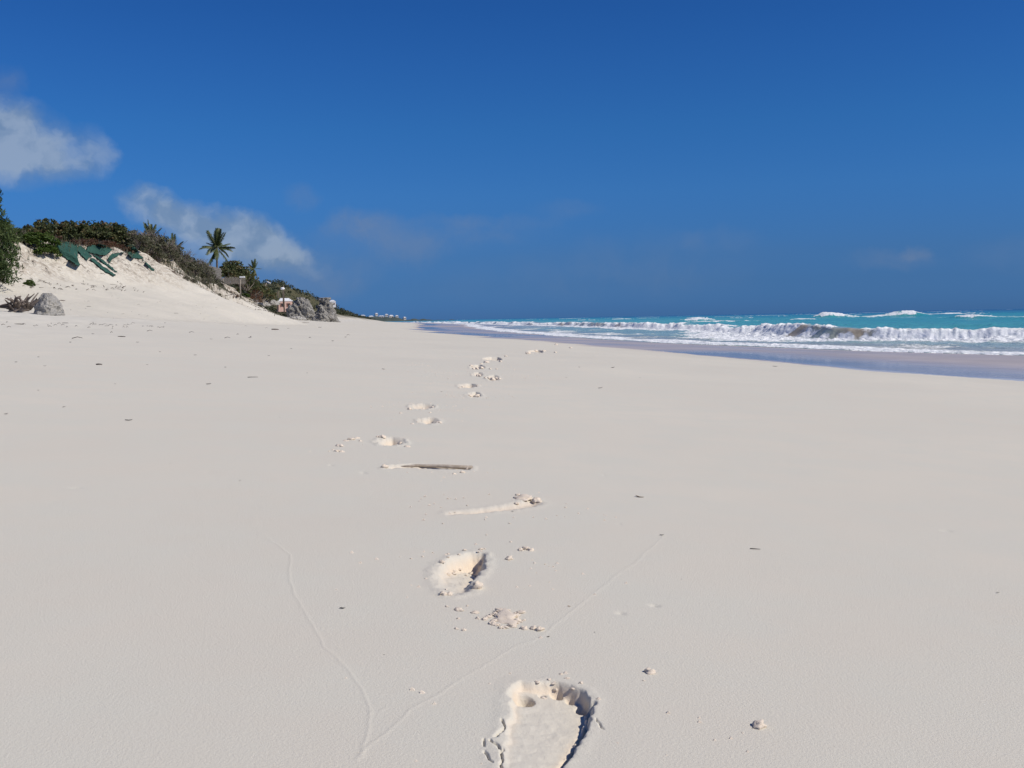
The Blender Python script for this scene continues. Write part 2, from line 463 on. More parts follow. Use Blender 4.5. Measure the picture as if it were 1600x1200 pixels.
WEED = m_plain('dry_seaweed', (.055, .045, .038), (.11, .09, .07), 60, .85, .2, .003)
LEAFDRY = m_plain('dry_leaf', (.30, .21, .13), (.42, .31, .20), 40, .7, .2, .002)
CLODM, t_, b_ = mat('sand_clod')
_tc = t_.new('ShaderNodeTexCoord').outputs['Object']
_n = t_.noise(_tc, 120, 4, .7); _n2 = t_.noise(_tc, 500, 3, .7)
t_.put(b_.inputs['Base Color'], t_.mix(t_.mapr(_n, .3, .7), (.66, .565, .455), (.74, .65, .54)))
b_.inputs['Roughness'].default_value = .95; b_.inputs['Specular IOR Level'].default_value = .1
bump(t_, b_, t_.math('ADD', _n, _n2), .4, .002)

# ------------------------------------------------------------------ footprints: outlines in the sand, pressed into the beach sheet
def plan(pts):
    p, ok = hits(pts, near=.6); return p[:, :2]

def seg_dist(px, py, A, B):
    ax, ay = A; bx, by = B; vx, vy = bx - ax, by - ay
    t = np.clip(((px - ax) * vx + (py - ay) * vy) / (vx * vx + vy * vy + 1e-12), 0, 1)
    return np.hypot(px - ax - t * vx, py - ay - t * vy)

def poly_sd(px, py, poly):
    """distance to the outline, positive inside"""
    ins = np.zeros(px.shape, bool); dist = np.full(px.shape, 1e9); n = len(poly)
    for i in range(n):
        A = poly[i]; B = poly[(i + 1) % n]
        dist = np.minimum(dist, seg_dist(px, py, A, B))
        cond = (A[1] > py) != (B[1] > py)
        xi = (B[0] - A[0]) * (py - A[1]) / (B[1] - A[1] + 1e-12) + A[0]
        ins ^= cond & (px < xi)
    return np.where(ins, dist, -dist)

# foot outline with the toes at +y, as fractions of a foot length
FOOT = [(-.10, -.48), (0, -.5), (.10, -.48), (.135, -.38), (.13, -.22), (.13, -.05), (.165, .12), (.19, .26), (.185, .36), (.13, .45), (.03, .5), (-.08, .52),
        (-.17, .48), (-.20, .38), (-.185, .22), (-.13, .08), (-.085, -.10), (-.11, -.25), (-.135, -.38)]
def foot(x, y, ang, L=.25, wd=1.0):
    ca, sa = math.cos(ang), math.sin(ang)
    return np.array([(x + (a * wd * ca + b * sa) * L, y + (-a * wd * sa + b * ca) * L) for a, b in FOOT])

def uvp(u, v): return plan([(u, v)])[0]

# (name of look, outline, depth, wall width, rim height, extra tilt)
PRINTS = []
def add_print(label, poly, depth, wall, rim=.002, tilt=(0, 0), rough=.001, extra=()):
    PRINTS.append(dict(label=label, poly=np.asarray(poly), depth=depth, wall=wall, rim=rim, tilt=tilt, rough=rough, extra=list(extra)))

p1 = plan([(797, 1096), (797, 1075), (812, 1064), (835, 1066), (860, 1063), (890, 1070), (912, 1080), (925, 1094), (921, 1115), (913, 1140), (897, 1170), (876, 1199), (866, 1222), (830, 1236), (795, 1228), (783, 1200), (786, 1160), (792, 1125)])
holes = []
for u, v, r, dp in ((813, 1083, .0165, .019), (846, 1073, .0055, .006), (868, 1071, .0085, .009), (889, 1078, .006, .009), (908, 1091, .0085, .013)):
    q = uvp(u, v); holes.append((q[0], q[1], r, dp))
add_print('deep print of a bare right foot nearest the camera with toe hollows', p1, .0105, .009, .0008, (1.1, .25), .0008, holes)
p2 = plan([(680, 893), (688, 880), (705, 870), (735, 863), (757, 864), (762, 876), (758, 890), (742, 906), (735, 925), (705, 932), (684, 918), (676, 905)])
add_print('rounded footprint with a dark shaded wall at its toe end', p2, .020, .022, .0015, (1.0, .5), .0015)
p4 = plan([(694, 803), (700, 799), (760, 793), (800, 786), (820, 779), (840, 779), (852, 786), (840, 791), (800, 797), (740, 803), (702, 805)])
add_print('long sideways scuff with a crumbled mound at its right end', p4, .009, .035, .001, (0, .0), .001)
p5 = plan([(600, 733), (608, 728), (640, 726), (690, 727), (737, 730), (737, 735), (690, 734), (640, 732)])
add_print('narrow straight groove with an added rod for its shaded lip', p5, .016, .030, .002, (0, 0), .001)
for u0, u1, v0, v1, lab, dp in ((583, 638, 683, 699, 'crumbled footprint beyond the straight groove', .03), (650, 690, 652, 665, 'shallow footprint with a dark crumb at its right tip', .026),
                       (636, 682, 630, 641, 'pale shallow footprint above the dark tipped one', .022), (727, 756, 612, 622, 'small footprint with a dark right half', .035),
                       (712, 750, 599, 607, 'wide pale footprint above the dark half one', .03), (758, 783, 585, 596, 'churned footprint under spiky crumbs', .03),
                       (731, 760, 570, 578, 'far footprint with dark crumbs left of the track', .03), (751, 788, 557, 566, 'farther footprint with scattered crumbs', .035),
                       (736, 757, 581, 589, 'small faint print between two crumbled ones', .02), (821, 852, 546, 554, 'faintest print farthest along the track', .03)):
    n = 14; pl_ = [((u0 + u1) / 2 + (u1 - u0) * .44 * math.cos(2 * math.pi * k / n) * (1 + .12 * math.sin(3 * k + u0)), (v0 + v1) / 2 + (v1 - v0) * .40 * math.sin(2 * math.pi * k / n)) for k in range(n)]
    add_print(lab, plan(pl_), dp * .85, .05, .003, (.3, .25), .004)
CRACKS = []   # thin cracks and swash marks: (polyline in plan, depth (+ is a ridge), width)
def crack(pts, dz, wd, jit=0): CRACKS.append((plan(pts), dz, wd))
crack([(924, 1098), (920, 1112), (914, 1132), (905, 1152), (893, 1172), (880, 1190), (868, 1206)], -.018, .0036)
crack([(783, 1125), (789, 1132), (787, 1142), (775, 1152)], -.006, .0013)
crack([(768, 1158), (775, 1166), (780, 1172)], -.006, .0013)
crack([(784, 1172), (783, 1190), (783, 1210)], -.006, .0013)
crack([(756, 1155), (757, 1167)], -.004, .0013)
crack([(758, 1176), (763, 1188), (768, 1194)], -.004, .0013)
crack([(932, 1125), (938, 1134), (942, 1140)], -.003, .0013)
crack([(393, 795), (398, 820), (425, 845), (455, 868), (449, 900), (462, 930), (484, 965), (506, 1010), (530, 1035), (550, 1055), (566, 1080), (577, 1110), (573, 1150), (569, 1185)], .00040, .0028)
crack([(1036, 838), (1000, 872), (960, 903), (905, 945), (850, 990), (790, 1020), (720, 1062), (650, 1105), (600, 1148), (560, 1190)], .00038, .0026)
crack([(577, 1112), (590, 1112), (603, 1106)], .0003, .0025)

# ------------------------------------------------------------------ the beach sheet
azs = np.radians(np.concatenate([np.arange(-180, -70, 5), np.arange(-70, -32, 1.5), np.arange(-32, -13.5, .2), np.arange(-13.5, 9.2, .042), np.arange(9.2, 32, .2), np.arange(32, 70, 1.5), np.arange(70, 180, 5)]))
ang = np.radians(np.arange(25.6, 2.0, -.045))
rs = np.concatenate([[.03, .15, .3], np.arange(.42, 1.0, .03), .48 / np.tan(ang), 13.8 * 1.012 ** np.arange(0, 200), 150 * 1.06 ** np.arange(0, 62)])
A_, R_ = np.meshgrid(azs, rs)
X = R_ * np.sin(A_); Y = R_ * np.cos(A_)
Z = beach(X, Y)
lit_wall = np.zeros_like(X); pid = np.full(X.shape, -1, int)
near = (R_ < 26) & (np.abs(np.degrees(A_)) < 20) & (R_ > .7)
soft_ = sst(60, 40, np.abs(np.degrees(A_))) * sst(26, 14, R_)
# broad, hardly visible ripples and grains of the wind-smoothed sand
Z += soft_ * (.0009 * fbm(X * 1.6, Y * 1.6, 4, 61, .55) + .0035 * fbm(X * .35, Y * .5, 2, 63))
def trod_bumps(X, Y):
    R_ = np.hypot(X, Y)
    return sst(-14, -22, X - wet_x(Y)) * sst(9, 16, R_) * (.045 * fbm(X * 1.7, Y * 1.1, 3, 65) + .025 * vn(X * 4, Y * 2.4, 66)) * (R_ < 400)
Z += trod_bumps(X, Y)
def carve(i, px, py):
    """how far print i sinks the sand at points of the plan, and the distance inside its outline"""
    pr = PRINTS[i]; P_ = pr['poly']; cx, cy = P_.mean(0)
    wob_ = .004 * fbm(px * 45, py * 45, 3, 71 + i)
    s_ = poly_sd(px, py, P_) + wob_ * min(1.0, pr['wall'] / .012)
    ins = sst(0, pr['wall'], s_)
    dz = -pr['depth'] * ins * np.clip(1 + (px - cx) * pr['tilt'][0] / .1 + (py - cy) * pr['tilt'][1] / .1, .04, 2.2)
    dz += pr['rim'] * np.exp(-((s_ + .008) / .010) ** 2)
    dz += pr['rough'] * fbm(px * 60, py * 60, 3, 91 + i) * sst(-.02, .004, s_)
    for hx, hy, hr, hd in pr['extra']:
        r_ = np.hypot(px - hx, (py - hy) * .8)
        dz -= hd * sst(hr * 1.25, hr * .55, r_) * (1 + .75 * np.clip((px - hx) / hr, -1, 1))
    return dz, s_

def carved(P):
    """points on the smooth beach let down into the prints"""
    P = np.array(P)
    for i, pr in enumerate(PRINTS):
        m = np.hypot(*(P[:, :2] - pr['poly'].mean(0)).T) < np.hypot(*(pr['poly'] - pr['poly'].mean(0)).T).max() + .12
        if m.any(): P[m, 2] += carve(i, P[m, 0], P[m, 1])[0]
    return P

for i, pr in enumerate(PRINTS):
    P_ = pr['poly']; cx, cy = P_.mean(0); rad = np.hypot(*(P_ - P_.mean(0)).T).max() + .12
    m = (np.hypot(X - cx, Y - cy) < rad)
    dz, s_ = carve(i, X[m], Y[m])
    Z[m] += dz
    lit_wall[m] = np.maximum(lit_wall[m], sst(-.006, .004, s_) * np.clip(-dz / pr['depth'], 0.1, 1) * (.16 + .84 * sst(pr['wall'] * 1.6 + .004, pr['wall'] * .5, s_)))  # lit tone painted on the print walls, weaker on the floor
    k = np.full(dz.shape, -1); k[s_ > -.03] = i
    old = pid[m]; pid[m] = np.where(k >= 0, k, old)
for pts, dz, wd in CRACKS:
    x0, y0 = pts.min(0) - .05; x1, y1 = pts.max(0) + .05
    m = (X > x0) & (X < x1) & (Y > y0) & (Y < y1) & near
    px, py = X[m], Y[m]
    wx = px + .003 * fbm(px * 16, py * 16, 3, 120); wy = py + .003 * fbm(px * 22, py * 22, 3, 130)
    if dz < 0: wx, wy = px + .002 * fbm(px * 90, py * 90, 2, 121), py + .002 * fbm(px * 90, py * 90, 2, 131)
    dd = np.full(px.shape, 9.)
    for a, b in zip(pts, pts[1:]): dd = np.minimum(dd, seg_dist(wx, wy, a, b))
    Z[m] += dz * np.exp(-(dd / wd) ** 2)
# small pockmarks left by runnels and crabs
for k in range(60):
    q = (random.uniform(-1.6, 1.8), random.uniform(1.6, 9)); rr = random.uniform(.004, .012)
    m = (np.abs(X - q[0]) < .06) & (np.abs(Y - q[1]) < .06)
    Z[m] -= rr * .35 * np.exp(-(np.hypot(X[m] - q[0], Y[m] - q[1]) / rr) ** 2)

# wetness left by the last swash
c_ = X - wet_x(Y)
tongue = 2.6 * np.exp(-((Y - 61) / 3.0) ** 2) + 3.2 * np.exp(-((Y - 88) / 5) ** 2) + 2.0 * np.exp(-((Y - 120) / 8) ** 2)
edge = c_ + (.25 + .5 * sst(20, 40, Y)) * fbm(X * .12, Y * .1, 4, 201) + tongue - .4 * np.exp(-((Y - 30) / 6) ** 2)
e_ = X - swash_x(Y)
tt = np.clip(c_ / (swash_x(Y) - wet_x(Y)), 0, 1)
wet = sst(-.5 - .6 * sst(18, 34, Y), .4, edge)
film = sst(-.1, .7, edge) * np.clip(sst(.50, .10, tt) + .5 * sst(26, 44, Y) * sst(.97, .8, tt) , 0, 1) * sst(.15, .9, .62 + .5 * fbm(X * .06, Y * .05, 3, 203))
film = np.clip(film + wet * tongue * .2, 0, 1)
lace = sst(.42, .08, np.abs(edge - .55 - .25 * fbm(X * .8, Y * .5, 2, 207))) * sst(30, 18, Y) * sst(-.8, .1, fbm(X * .5, Y * .35, 3, 209)) * .8
ATT = dict(high=sst(-12.5, -24, c_ + 1.5 * fbm(X * .15, Y * .1, 3, 211)).ravel(), lit_wall=lit_wall.ravel(), wet=wet.ravel(), film=film.ravel(), lace=lace.ravel())
V = np.stack([X.ravel(), Y.ravel(), Z.ravel()], 1)
FQ = grid_faces(*X.shape, wrap=True)[:, ::-1]
fp = pid.ravel()[FQ].max(1)
sand = link('sand', sub_mesh('sand', V, FQ[fp < 0], ATT), SAND)
tag(sand, kind='structure', label='pale smooth beach sand sloping down to the sea')
for i, pr in enumerate(PRINTS):
    f = FQ[fp == i]
    if len(f) < 4: continue
    o = link('footprint', sub_mesh('footprint', V, f, ATT), SAND, sand); o['label'] = pr['label']

# ------------------------------------------------------------------ the sea
azs2 = np.radians(np.concatenate([np.arange(-40, -11, .5), np.arange(-11, 28.5, .065), np.arange(28.5, 100, 1.0)]))
rs2 = np.concatenate([np.arange(12, 44, .5), np.arange(44, 82, .2), 82 * 1.011 ** np.arange(0, 130), 342 * 1.05 ** np.arange(0, 58)])
A_, R_ = np.meshgrid(azs2, rs2)
X = R_ * np.sin(A_); Y = R_ * np.cos(A_)
xs = swash_x(Y) + .8 * fbm(Y * .05, X * 0, 3, 301) + .5 * vn(X * .2, Y * .2, 302) * sst(30, 60, Y)
e = X - xs
sandz = beach(X, Y)
eb = np.interp(Y, [0, 20, 45, 52, 57, 64, 72, 82, 100, 133, 180, 253, 300, 400, 1000], [20, 20, 18, 16.5, 12.5, 11.5, 12.5, 16, 18.5, 18.5, 18, 12, 9, 8, 8]) + 1.2 * fbm(Y * .12, Y * 0 + 3.3, 3, 311) + .2 * fbm(Y * .5, X * .1, 3, 312)
Ab = np.interp(Y, [0, 20, 45, 52, 57, 65, 75, 90, 105, 133, 180, 253, 400, 1000, 2000], [.22, .22, .25, .34, .82, .86, .62, .45, .58, .64, .60, .55, .5, .4, .0]) * (1 + .22 * fbm(Y * .15, Y * 0 + 9.1, 3, 313))
s = e - eb
off = sst(0, 8, e)
wave = Ab * np.where(s < 0, np.exp(-(np.abs(s) / .75) ** 2.0), np.exp(-(s / 3.2) ** 2))
brk = .5 + .9 * fbm(Y * .11, X * 0 + 1.7, 3, 317)                      # how far along the crest it has broken
brk = np.where(Y < 55.5, np.maximum(brk, .26), brk)
brk = np.where((Y > 56.5) & (Y < 67) & (X > 13), np.minimum(brk, .12), brk)
brk = np.where(Y > 85, np.maximum(brk, .14), brk)
# foam of the broken wave: in front of the crest and over it
fturb = fbm(X * 1.1, Y * .8, 4, 321)
reach = np.where(Y > 85, .6, 1.0)
foam = sst(-8.5, -3.0, s / reach) * sst(1.2, -.2, s) * sst(-.05, .55, brk + .3 * fturb)
foam = np.maximum(foam, sst(-8.5, -4.5, s / reach) * sst(-.9, -2.0, s) * (.78 + .4 * fturb))       # churn in front even where the face is clear
foam = np.maximum(foam, .95 * sst(-.45, -.05, s) * sst(.9, .1, s) * sst(-.7, .3, fbm(Y * .5, X * .4, 3, 331)))  # the lip
foam *= sst(0, 2, e) * sst(900, 500, Y)
# swash: the thin sheet with a foamy front edge
front = sst(-.1, .3, e) * sst(4.4, 1.8, e)
foam = np.maximum(foam, front * (.92 + .35 * fbm(X * .7, Y * .5, 3, 333)))
foam = np.maximum(foam, sst(.3, 2, e) * sst(-3.5, -8, s) * (.14 + .42 * fbm(X * .35, Y * .16, 4, 335)))
# outer bars and a few whitecaps, at their places
swell = np.zeros_like(X)
for k, (ec, am, wd, sd_) in enumerate(((34, .22, 3.5, 401), (52, .28, 4.5, 402), (78, .32, 6, 403), (112, .35, 8, 404), (160, .35, 10, 405))):
    q = e - ec - 6 * fbm(Y * .02, Y * 0 + k, 3, sd_)
    swell += am * np.where(q < 0, np.exp(-(q / wd * 1.8) ** 2), np.exp(-(q / wd / 1.6) ** 2)) * (.55 + .6 * fbm(Y * .03, Y * 0 + k, 2, sd_ + 9)) * sst(700, 300, Y)
caps = [(1287, 494, 270, 2.6, 1.1, .9), (1304, 494, 270, 3.0, .8, .9), (1320, 494, 270, 2.5, .5, .7), (1348, 495, 262, 7, .15, .45), (1380, 494, 262, 5, .25, .6), (1413, 493, 262, 3.5, 1.05, .9), (1400, 495, 262, 6, .2, .5), (1432, 495, 262, 4, .35, .7), (1525, 499, 168, 2.6, .45, .9), (1510, 500, 168, 1.6, .25, .8),
        (1088, 497.5, 230, 4, .8, .9), (1118, 500, 190, 7, .4, .55), (1255, 497, 220, 2.5, .3, .9), (1150, 492, 420, 4, .3, .7), (1090, 492, 430, 5, .5, .9), (905, 499, 420, 8, .4, .7), (760, 501, 420, 9, .5, .9), (730, 502, 430, 9, .4, .9), (1490, 489, 420, 4, .4, .7), (1215, 489, 520, 5, .4, .8), (970, 496, 480, 6, .4, .8), (690, 501, 620, 12, .6, .8), (655, 502, 700, 12, .6, .8), (840, 498.5, 520, 6, .4, .7)]
for u, v, y0, ln, hh, fo in caps:
    q = at_depth(u, v, y0)
    g = np.exp(-(((X - q.x) / (ln)) ** 2)) * np.exp(-(((Y - q.y + .5 * (X - q.x)) / (3.0 + y0 * .008)) ** 2))
    swell += hh * g; foam = np.maximum(foam, fo * 1.1 * sst(.25, .7, g * (1 + .5 * fturb)))
rndc = fbm(X * .045, Y * .02, 3, 351)                                  # scattered far whitecaps
foam = np.maximum(foam, .8 * sst(.80, .98, rndc + .25 * fturb) * sst(60, 150, e) * sst(3500, 800, Y))
chop = (.07 * fbm(X * .5, Y * .35, 3, 341) + .03 * vn(X * 2.1, Y * 1.5, 343)) * sst(4, 14, e) * sst(900, 200, Y)
Z = SEA + (wave + swell + chop) * off
Z += foam * (.05 + .045 * fbm(X * 2.6, Y * 2.2, 4, 345, .65) + .05 * vn(X * 8, Y * 5.5, 347)) * sst(.1, 1.0, e) * sst(600, 250, Y) * np.where(e < 5, .55, 1)
film_z = sandz + .012 + .06 * front * (.6 + .6 * fbm(X * 1.6, Y * 1.2, 3, 349))
Z = np.where(e > 0, np.maximum(Z, np.where(e < 14, film_z, -9)), sandz - .06 * np.clip(-e / .25, 0, 1) - .02)
Z = np.where(e < -.5, sandz - .3 - .05 * np.clip(-e, 0, 20), Z)
deep = np.interp(e, [0, 5, 14, 22, 40, 90, 200, 420, 900, 2000], [.0, .02, .07, .17, .28, .40, .52, .70, .88, 1.0])
deep = np.where(s < -.8, np.minimum(deep, .03), deep)
silt = sst(-2.6, -.7, s) * sst(.25, -.25, s) * sst(.10, .5, Ab) * sst(420, 200, Y) * (.75 + .35 * fbm(X * .5, Y * .3, 2, 361))
silt = np.clip(np.maximum(silt, sst(9, 4, e) * .5 * sst(.5, 2, e)), 0, 1)
ATS = dict(foam=np.clip(foam, 0, 1.2).ravel(), deep=deep.ravel(), silt=silt.ravel())
V = np.stack([X.ravel(), Y.ravel(), Z.ravel()], 1)
FQ = grid_faces(*X.shape)[:, ::-1]
ef = e.ravel()[FQ].max(1); FQ = FQ[ef > -1.0]
sf = s.ravel()[FQ].mean(1); yf = Y.ravel()[FQ].mean(1); ef = e.ravel()[FQ].mean(1)
isw = (sf > -6.5) & (sf < 3.0) & (yf < 320)
iss = (ef < 5.0) & (yf < 320) & ~isw
sea = link('sea', sub_mesh('sea', V, FQ[~isw & ~iss], ATS), SEAM)
tag(sea, kind='structure', label='turquoise sea deepening to dark blue at the horizon')
o = link('breaking_wave', sub_mesh('breaking_wave', V, FQ[isw], ATS), SEAM, sea); o['label'] = 'breaking wave with white foam and brown sandy face'
o = link('swash', sub_mesh('swash', V, FQ[iss], ATS), SEAM, sea); o['label'] = 'thin sheet of water with a foamy edge running up the sand'

# ------------------------------------------------------------------ dunes and the hill
ys = np.concatenate([np.arange(-40, 45, 2.5), np.arange(45, 135, .3), np.arange(135, 260, .8), np.arange(260, 760, 5)])
ds = np.concatenate([np.linspace(-90, -7, 18), np.arange(-6, 13, .24), np.arange(13, 30, .7)])
D_, Y = np.meshgrid(ds, ys); X = crest_x(Y) + D_
Z = dune(X, Y)
bz = beach(X, Y); q = (Z - bz) / .10; Z = bz + .10 * np.where(q > 30, q, np.log1p(np.exp(np.clip(q, -40, 30)))) + trod_bumps(X, Y) * sst(.3, 0, Z - bz) - .012 - .35 * sst(20, 30, D_ + 1.5 * fbm(X * .2, Y * .2, 2, 509))
zc = crest_z(Y)
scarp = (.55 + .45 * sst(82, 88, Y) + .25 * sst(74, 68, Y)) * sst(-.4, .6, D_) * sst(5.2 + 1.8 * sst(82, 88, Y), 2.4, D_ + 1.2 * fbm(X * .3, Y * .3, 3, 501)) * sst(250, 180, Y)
scarp = np.where((Y > 104) & (Y < 138), scarp * .25, scarp)
green = sst(.3, -.8, D_ + .5 * vn(X * .7, Y * .7, 505)) * np.where((Y > 103) & (Y < 128), .2, 1) + sst(205, 260, Y) * sst(16, 8, D_ + 2 * vn(X * .2, Y * .2, 507))
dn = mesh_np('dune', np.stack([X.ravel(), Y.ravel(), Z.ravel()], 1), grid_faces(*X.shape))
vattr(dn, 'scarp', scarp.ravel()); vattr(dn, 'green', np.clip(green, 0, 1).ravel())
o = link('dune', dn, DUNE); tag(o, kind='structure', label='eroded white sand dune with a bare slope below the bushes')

# distant low headland across the bay
hx = np.linspace(-330, -70, 90); prof = np.interp(hx, [-330, -290, -262, -235, -210, -190, -160, -120, -70], [17, 15, 11, 9, 7.5, 5.5, 3, 1.5, -2])
rows = []
for q, sgn in ((-60, 0), (-30, .55), (0, 1), (80, .8), (200, -.2)):
    rows.append(np.stack([hx * (1 + q / 1800), np.full_like(hx, 1800 + q), SEA - 1 + (prof + 1.6 * fbm(hx * .06, hx * 0 + q, 3, 520)) * max(sgn, 0) * 1.0 - (3 if sgn <= 0 else 0)], 1))
HEADM = m_plain('headland_scrub', (.055, .075, .065), (.09, .11, .095), .05, .9, .4, 2)
hd = link('headland', mesh_np('headland', np.vstack(rows), grid_faces(len(rows), len(hx))), HEADM); tag(hd, kind='structure', label='low distant headland dotted with white houses')

# ------------------------------------------------------------------ plants: meshes of leaves, stems and fronds
def leaf_mesh(name, C, size, up=.3, asp=.62, tint=None, rng=RNG, jit=.35):
    """many separate leaf-sized faces, each with its own turn"""
    C = np.asarray(C); n = len(C)
    N = rng.normal(size=(n, 3)); N[:, 2] += up * 2; N /= np.linalg.norm(N, axis=1, keepdims=True)
    T = np.cross(N, rng.normal(size=(n, 3))); T /= np.linalg.norm(T, axis=1, keepdims=True) + 1e-9
    B = np.cross(N, T); s = (size * (1 + jit * rng.uniform(-1, 1, n)))[:, None]
    V = np.stack([C - T * s, C - B * s * asp, C + T * s, C + B * s * asp + N * s * .18], 1).reshape(-1, 3)
    me = mesh_np(name, V, np.arange(4 * n).reshape(n, 4))
    vattr(me, 'tint', np.clip(rng.uniform(0, 1, n) if tint is None else tint, 0, 1), 'FACE')
    return me

def bush_parts(rx, ry, h, nc, nl, size, seed, skirt=.15, up=.3, clump=.24, tint_fn=None, asp=.62):
    """clump centres spread through a dome, and leaves gathered round them"""
    r = np.random.default_rng(seed)
    th = r.uniform(0, 2 * math.pi, nc); q = np.sqrt(r.uniform(0, 1, nc)); top = np.sqrt(np.clip(1 - q ** 2, 0, 1))
    zz = h * np.clip(skirt + (1 - skirt) * top * r.uniform(.35, 1.0, nc) ** .6, 0, 1)
    C = np.stack([rx * q * np.cos(th), ry * q * np.sin(th), zz], 1)
    k = r.integers(0, nc, nl); cr = clump * h * r.uniform(.6, 1.4, nc)
    o = r.normal(size=(nl, 3)); o /= np.linalg.norm(o, axis=1, keepdims=True)
    L = C[k] + o * (cr[k] * r.uniform(.35, 1.0, nl) ** .5)[:, None] * np.array([1, 1, .75])
    L[:, 2] = np.maximum(L[:, 2], .03)
    base = r.uniform(0, 1, nc)[k] * .6
    return C, leaf_mesh('leaves', L, size, up, asp, base + r.uniform(0, .4, nl), r)

def stems_mesh(C, seed, n=9, r0=.05, r1=.012, sides=5, twist=.25):
    r = np.random.default_rng(seed); m = MB()
    for i in r.permutation(len(C))[:n]:
        c = C[i]; b = np.array([c[0] * .15, c[1] * .15, -.15]); mid = (b + c) / 2 + r.normal(size=3) * twist * np.array([1, 1, .4]) * .5
        m.tube([b, (b + mid) / 2 + r.normal(size=3) * .04, mid, (mid + c) / 2, c], r0, r1, sides, cap=False)
    return m.mesh('stems')

def twiggy_mesh(rx, h, n, seed, r0=.02):
    r = np.random.default_rng(seed); m = MB()
    for i in range(n):
        a = r.uniform(0, 2 * math.pi); lean = r.uniform(.05, 1) * rx; hh = h * r.uniform(.55, 1)
        tip = np.array([math.cos(a) * lean, math.sin(a) * lean, hh]); k1 = tip * .45 + r.normal(size=3) * .08
        m.tube([(0, 0, -.1), k1, tip], r0, r0 * .3, 3, cap=False)
        for j in range(4):
            t = r.uniform(.4, .9); p = k1 * (1 - t) + tip * t if t > .45 else k1
            m.tube([p, p + r.normal(size=3) * .12 + np.array([math.cos(a) * .1, math.sin(a) * .1, .16]) * h * .6], r0 * .5, r0 * .22, 3, cap=False)
    return m.mesh('branches')

PROTO = {}
def bush(kind, loc, scale=(1, 1, 1), rz=0.0, label=None, group=None, cat='bush', name=None):
    """copies of a kind of shrub, each with its leaves and stems as children"""
    name0, parts = PROTO[kind]
    o = empty(name or name0, loc, rz); o.scale = scale
    for nm, me, mt in parts: link(nm, me, mt, o, smooth=(nm in ('stems', 'branches')))
    tag(o, label, cat, group); return o

for k in range(3):
    C, lm = bush_parts(1.35, 1.25, 1.9, 46, 1500, .105, 900 + k, .12, .4, .15)
    PROTO['grape%d' % k] = ('sea_grape_bush', [('leaves', lm, LEAF_GRAPE), ('stems', stems_mesh(C, k, 14), TWIG)])
for k in range(2):
    C, lm = bush_parts(.9, .8, 1.3, 34, 900, .062, 930 + k, .1, .2, .16)
    PROTO['grey%d' % k] = ('twiggy_shrub', [('leaves', lm, LEAF_GREY), ('branches', twiggy_mesh(.75, 1.45, 46, 40 + k), TWIG)])
    C, lm = bush_parts(.8, .7, .6, 22, 420, .06, 940 + k, .1, .4, .28)
    PROTO['red%d' % k] = ('low_shrub', [('leaves', lm, LEAF_RED), ('branches', twiggy_mesh(.6, .55, 16, 50 + k, .012), TWIG)])
C, lm = bush_parts(1.1, .9, .9, 40, 2200, .11, 955, .1, .8, .22, asp=.34)
PROTO['green'] = ('green_shrub', [('leaves', lm, LEAF_GREEN), ('stems', stems_mesh(C, 5, 8, .03, .01), TWIG)])
C, lm = bush_parts(1.0, .9, 3.0, 80, 5200, .11, 956, .05, .9, .13, asp=.22)
PROTO['conifer'] = ('feathery_tree', [('crown', lm, LEAF_CONIFER), ('trunk', stems_mesh(C, 6, 12, .07, .015), BARK)])
C, lm = bush_parts(.9, .8, 2.2, 50, 3000, .11, 957, .03, .8, .15, asp=.22)
PROTO['dgreen'] = ('feathery_bush', [('leaves', lm, LEAF_CONIFER), ('stems', stems_mesh(C, 7, 8, .04, .012), BARK)])
PROTO['bare'] = ('bare_shrub', [('branches', twiggy_mesh(.7, 2.0, 9, 77, .03), TWIG)])
PROTO['tuft'] = ('grass_tuft', [])

def dpt(d, y, dz=0.0):
    x = float(crest_x(np.array(float(y)))) + d
    return (x, y, float(ground(np.array(x), np.array(float(y)))) - .08 + dz)

def uvd(u, y):
    """plan x of the line of sight through column u, at a distance y"""
    return (u - CX) / F * y

rr = random.Random(5)
G_GRAPE = 'sea grape bushes along the dune crest'
n_ = 0
for i, (u, y, sc) in enumerate([(52, 79, .62), (66, 81, .85), (80, 83, 1.0), (92, 80, .95), (103, 84, 1.12), (112, 81, .95), (121, 85, 1.12), (130, 82, 1.0), (139, 86, 1.15), (148, 83, 1.05), (157, 87, 1.2), (165, 83, 1.1), (174, 88, 1.22), (182, 84, 1.1), (190, 88, 1.2), (198, 85, 1.1), (206, 89, 1.18), (214, 86, 1.05), (223, 90, 1.1), (232, 88, 1.0), (150, 92, 1.25), (180, 94, 1.25), (205, 95, 1.2), (118, 92, 1.15), (95, 90, 1.1), (246, 91, .95), (262, 93, .85)]):
    x = uvd(u, y); d = x - float(crest_x(np.array(float(y))))
    if d > -.7: d = -.7 - rr.random() * .5
    s_ = sc * rr.uniform(.9, 1.08)
    lab = 'round sea grape bush in the ' + ('left' if u < 105 else 'middle' if u < 178 else 'right') + ' third of the dark thicket on the dune crest'
    if u == 52: lab = 'smallest dark bush at the left end of the crest thicket'
    bush('grape%d' % (i % 3), dpt(d, y), (s_ * rr.uniform(.95, 1.2), s_, s_ * rr.uniform(.92, 1.12)), rr.uniform(0, 6.28), lab, G_GRAPE)
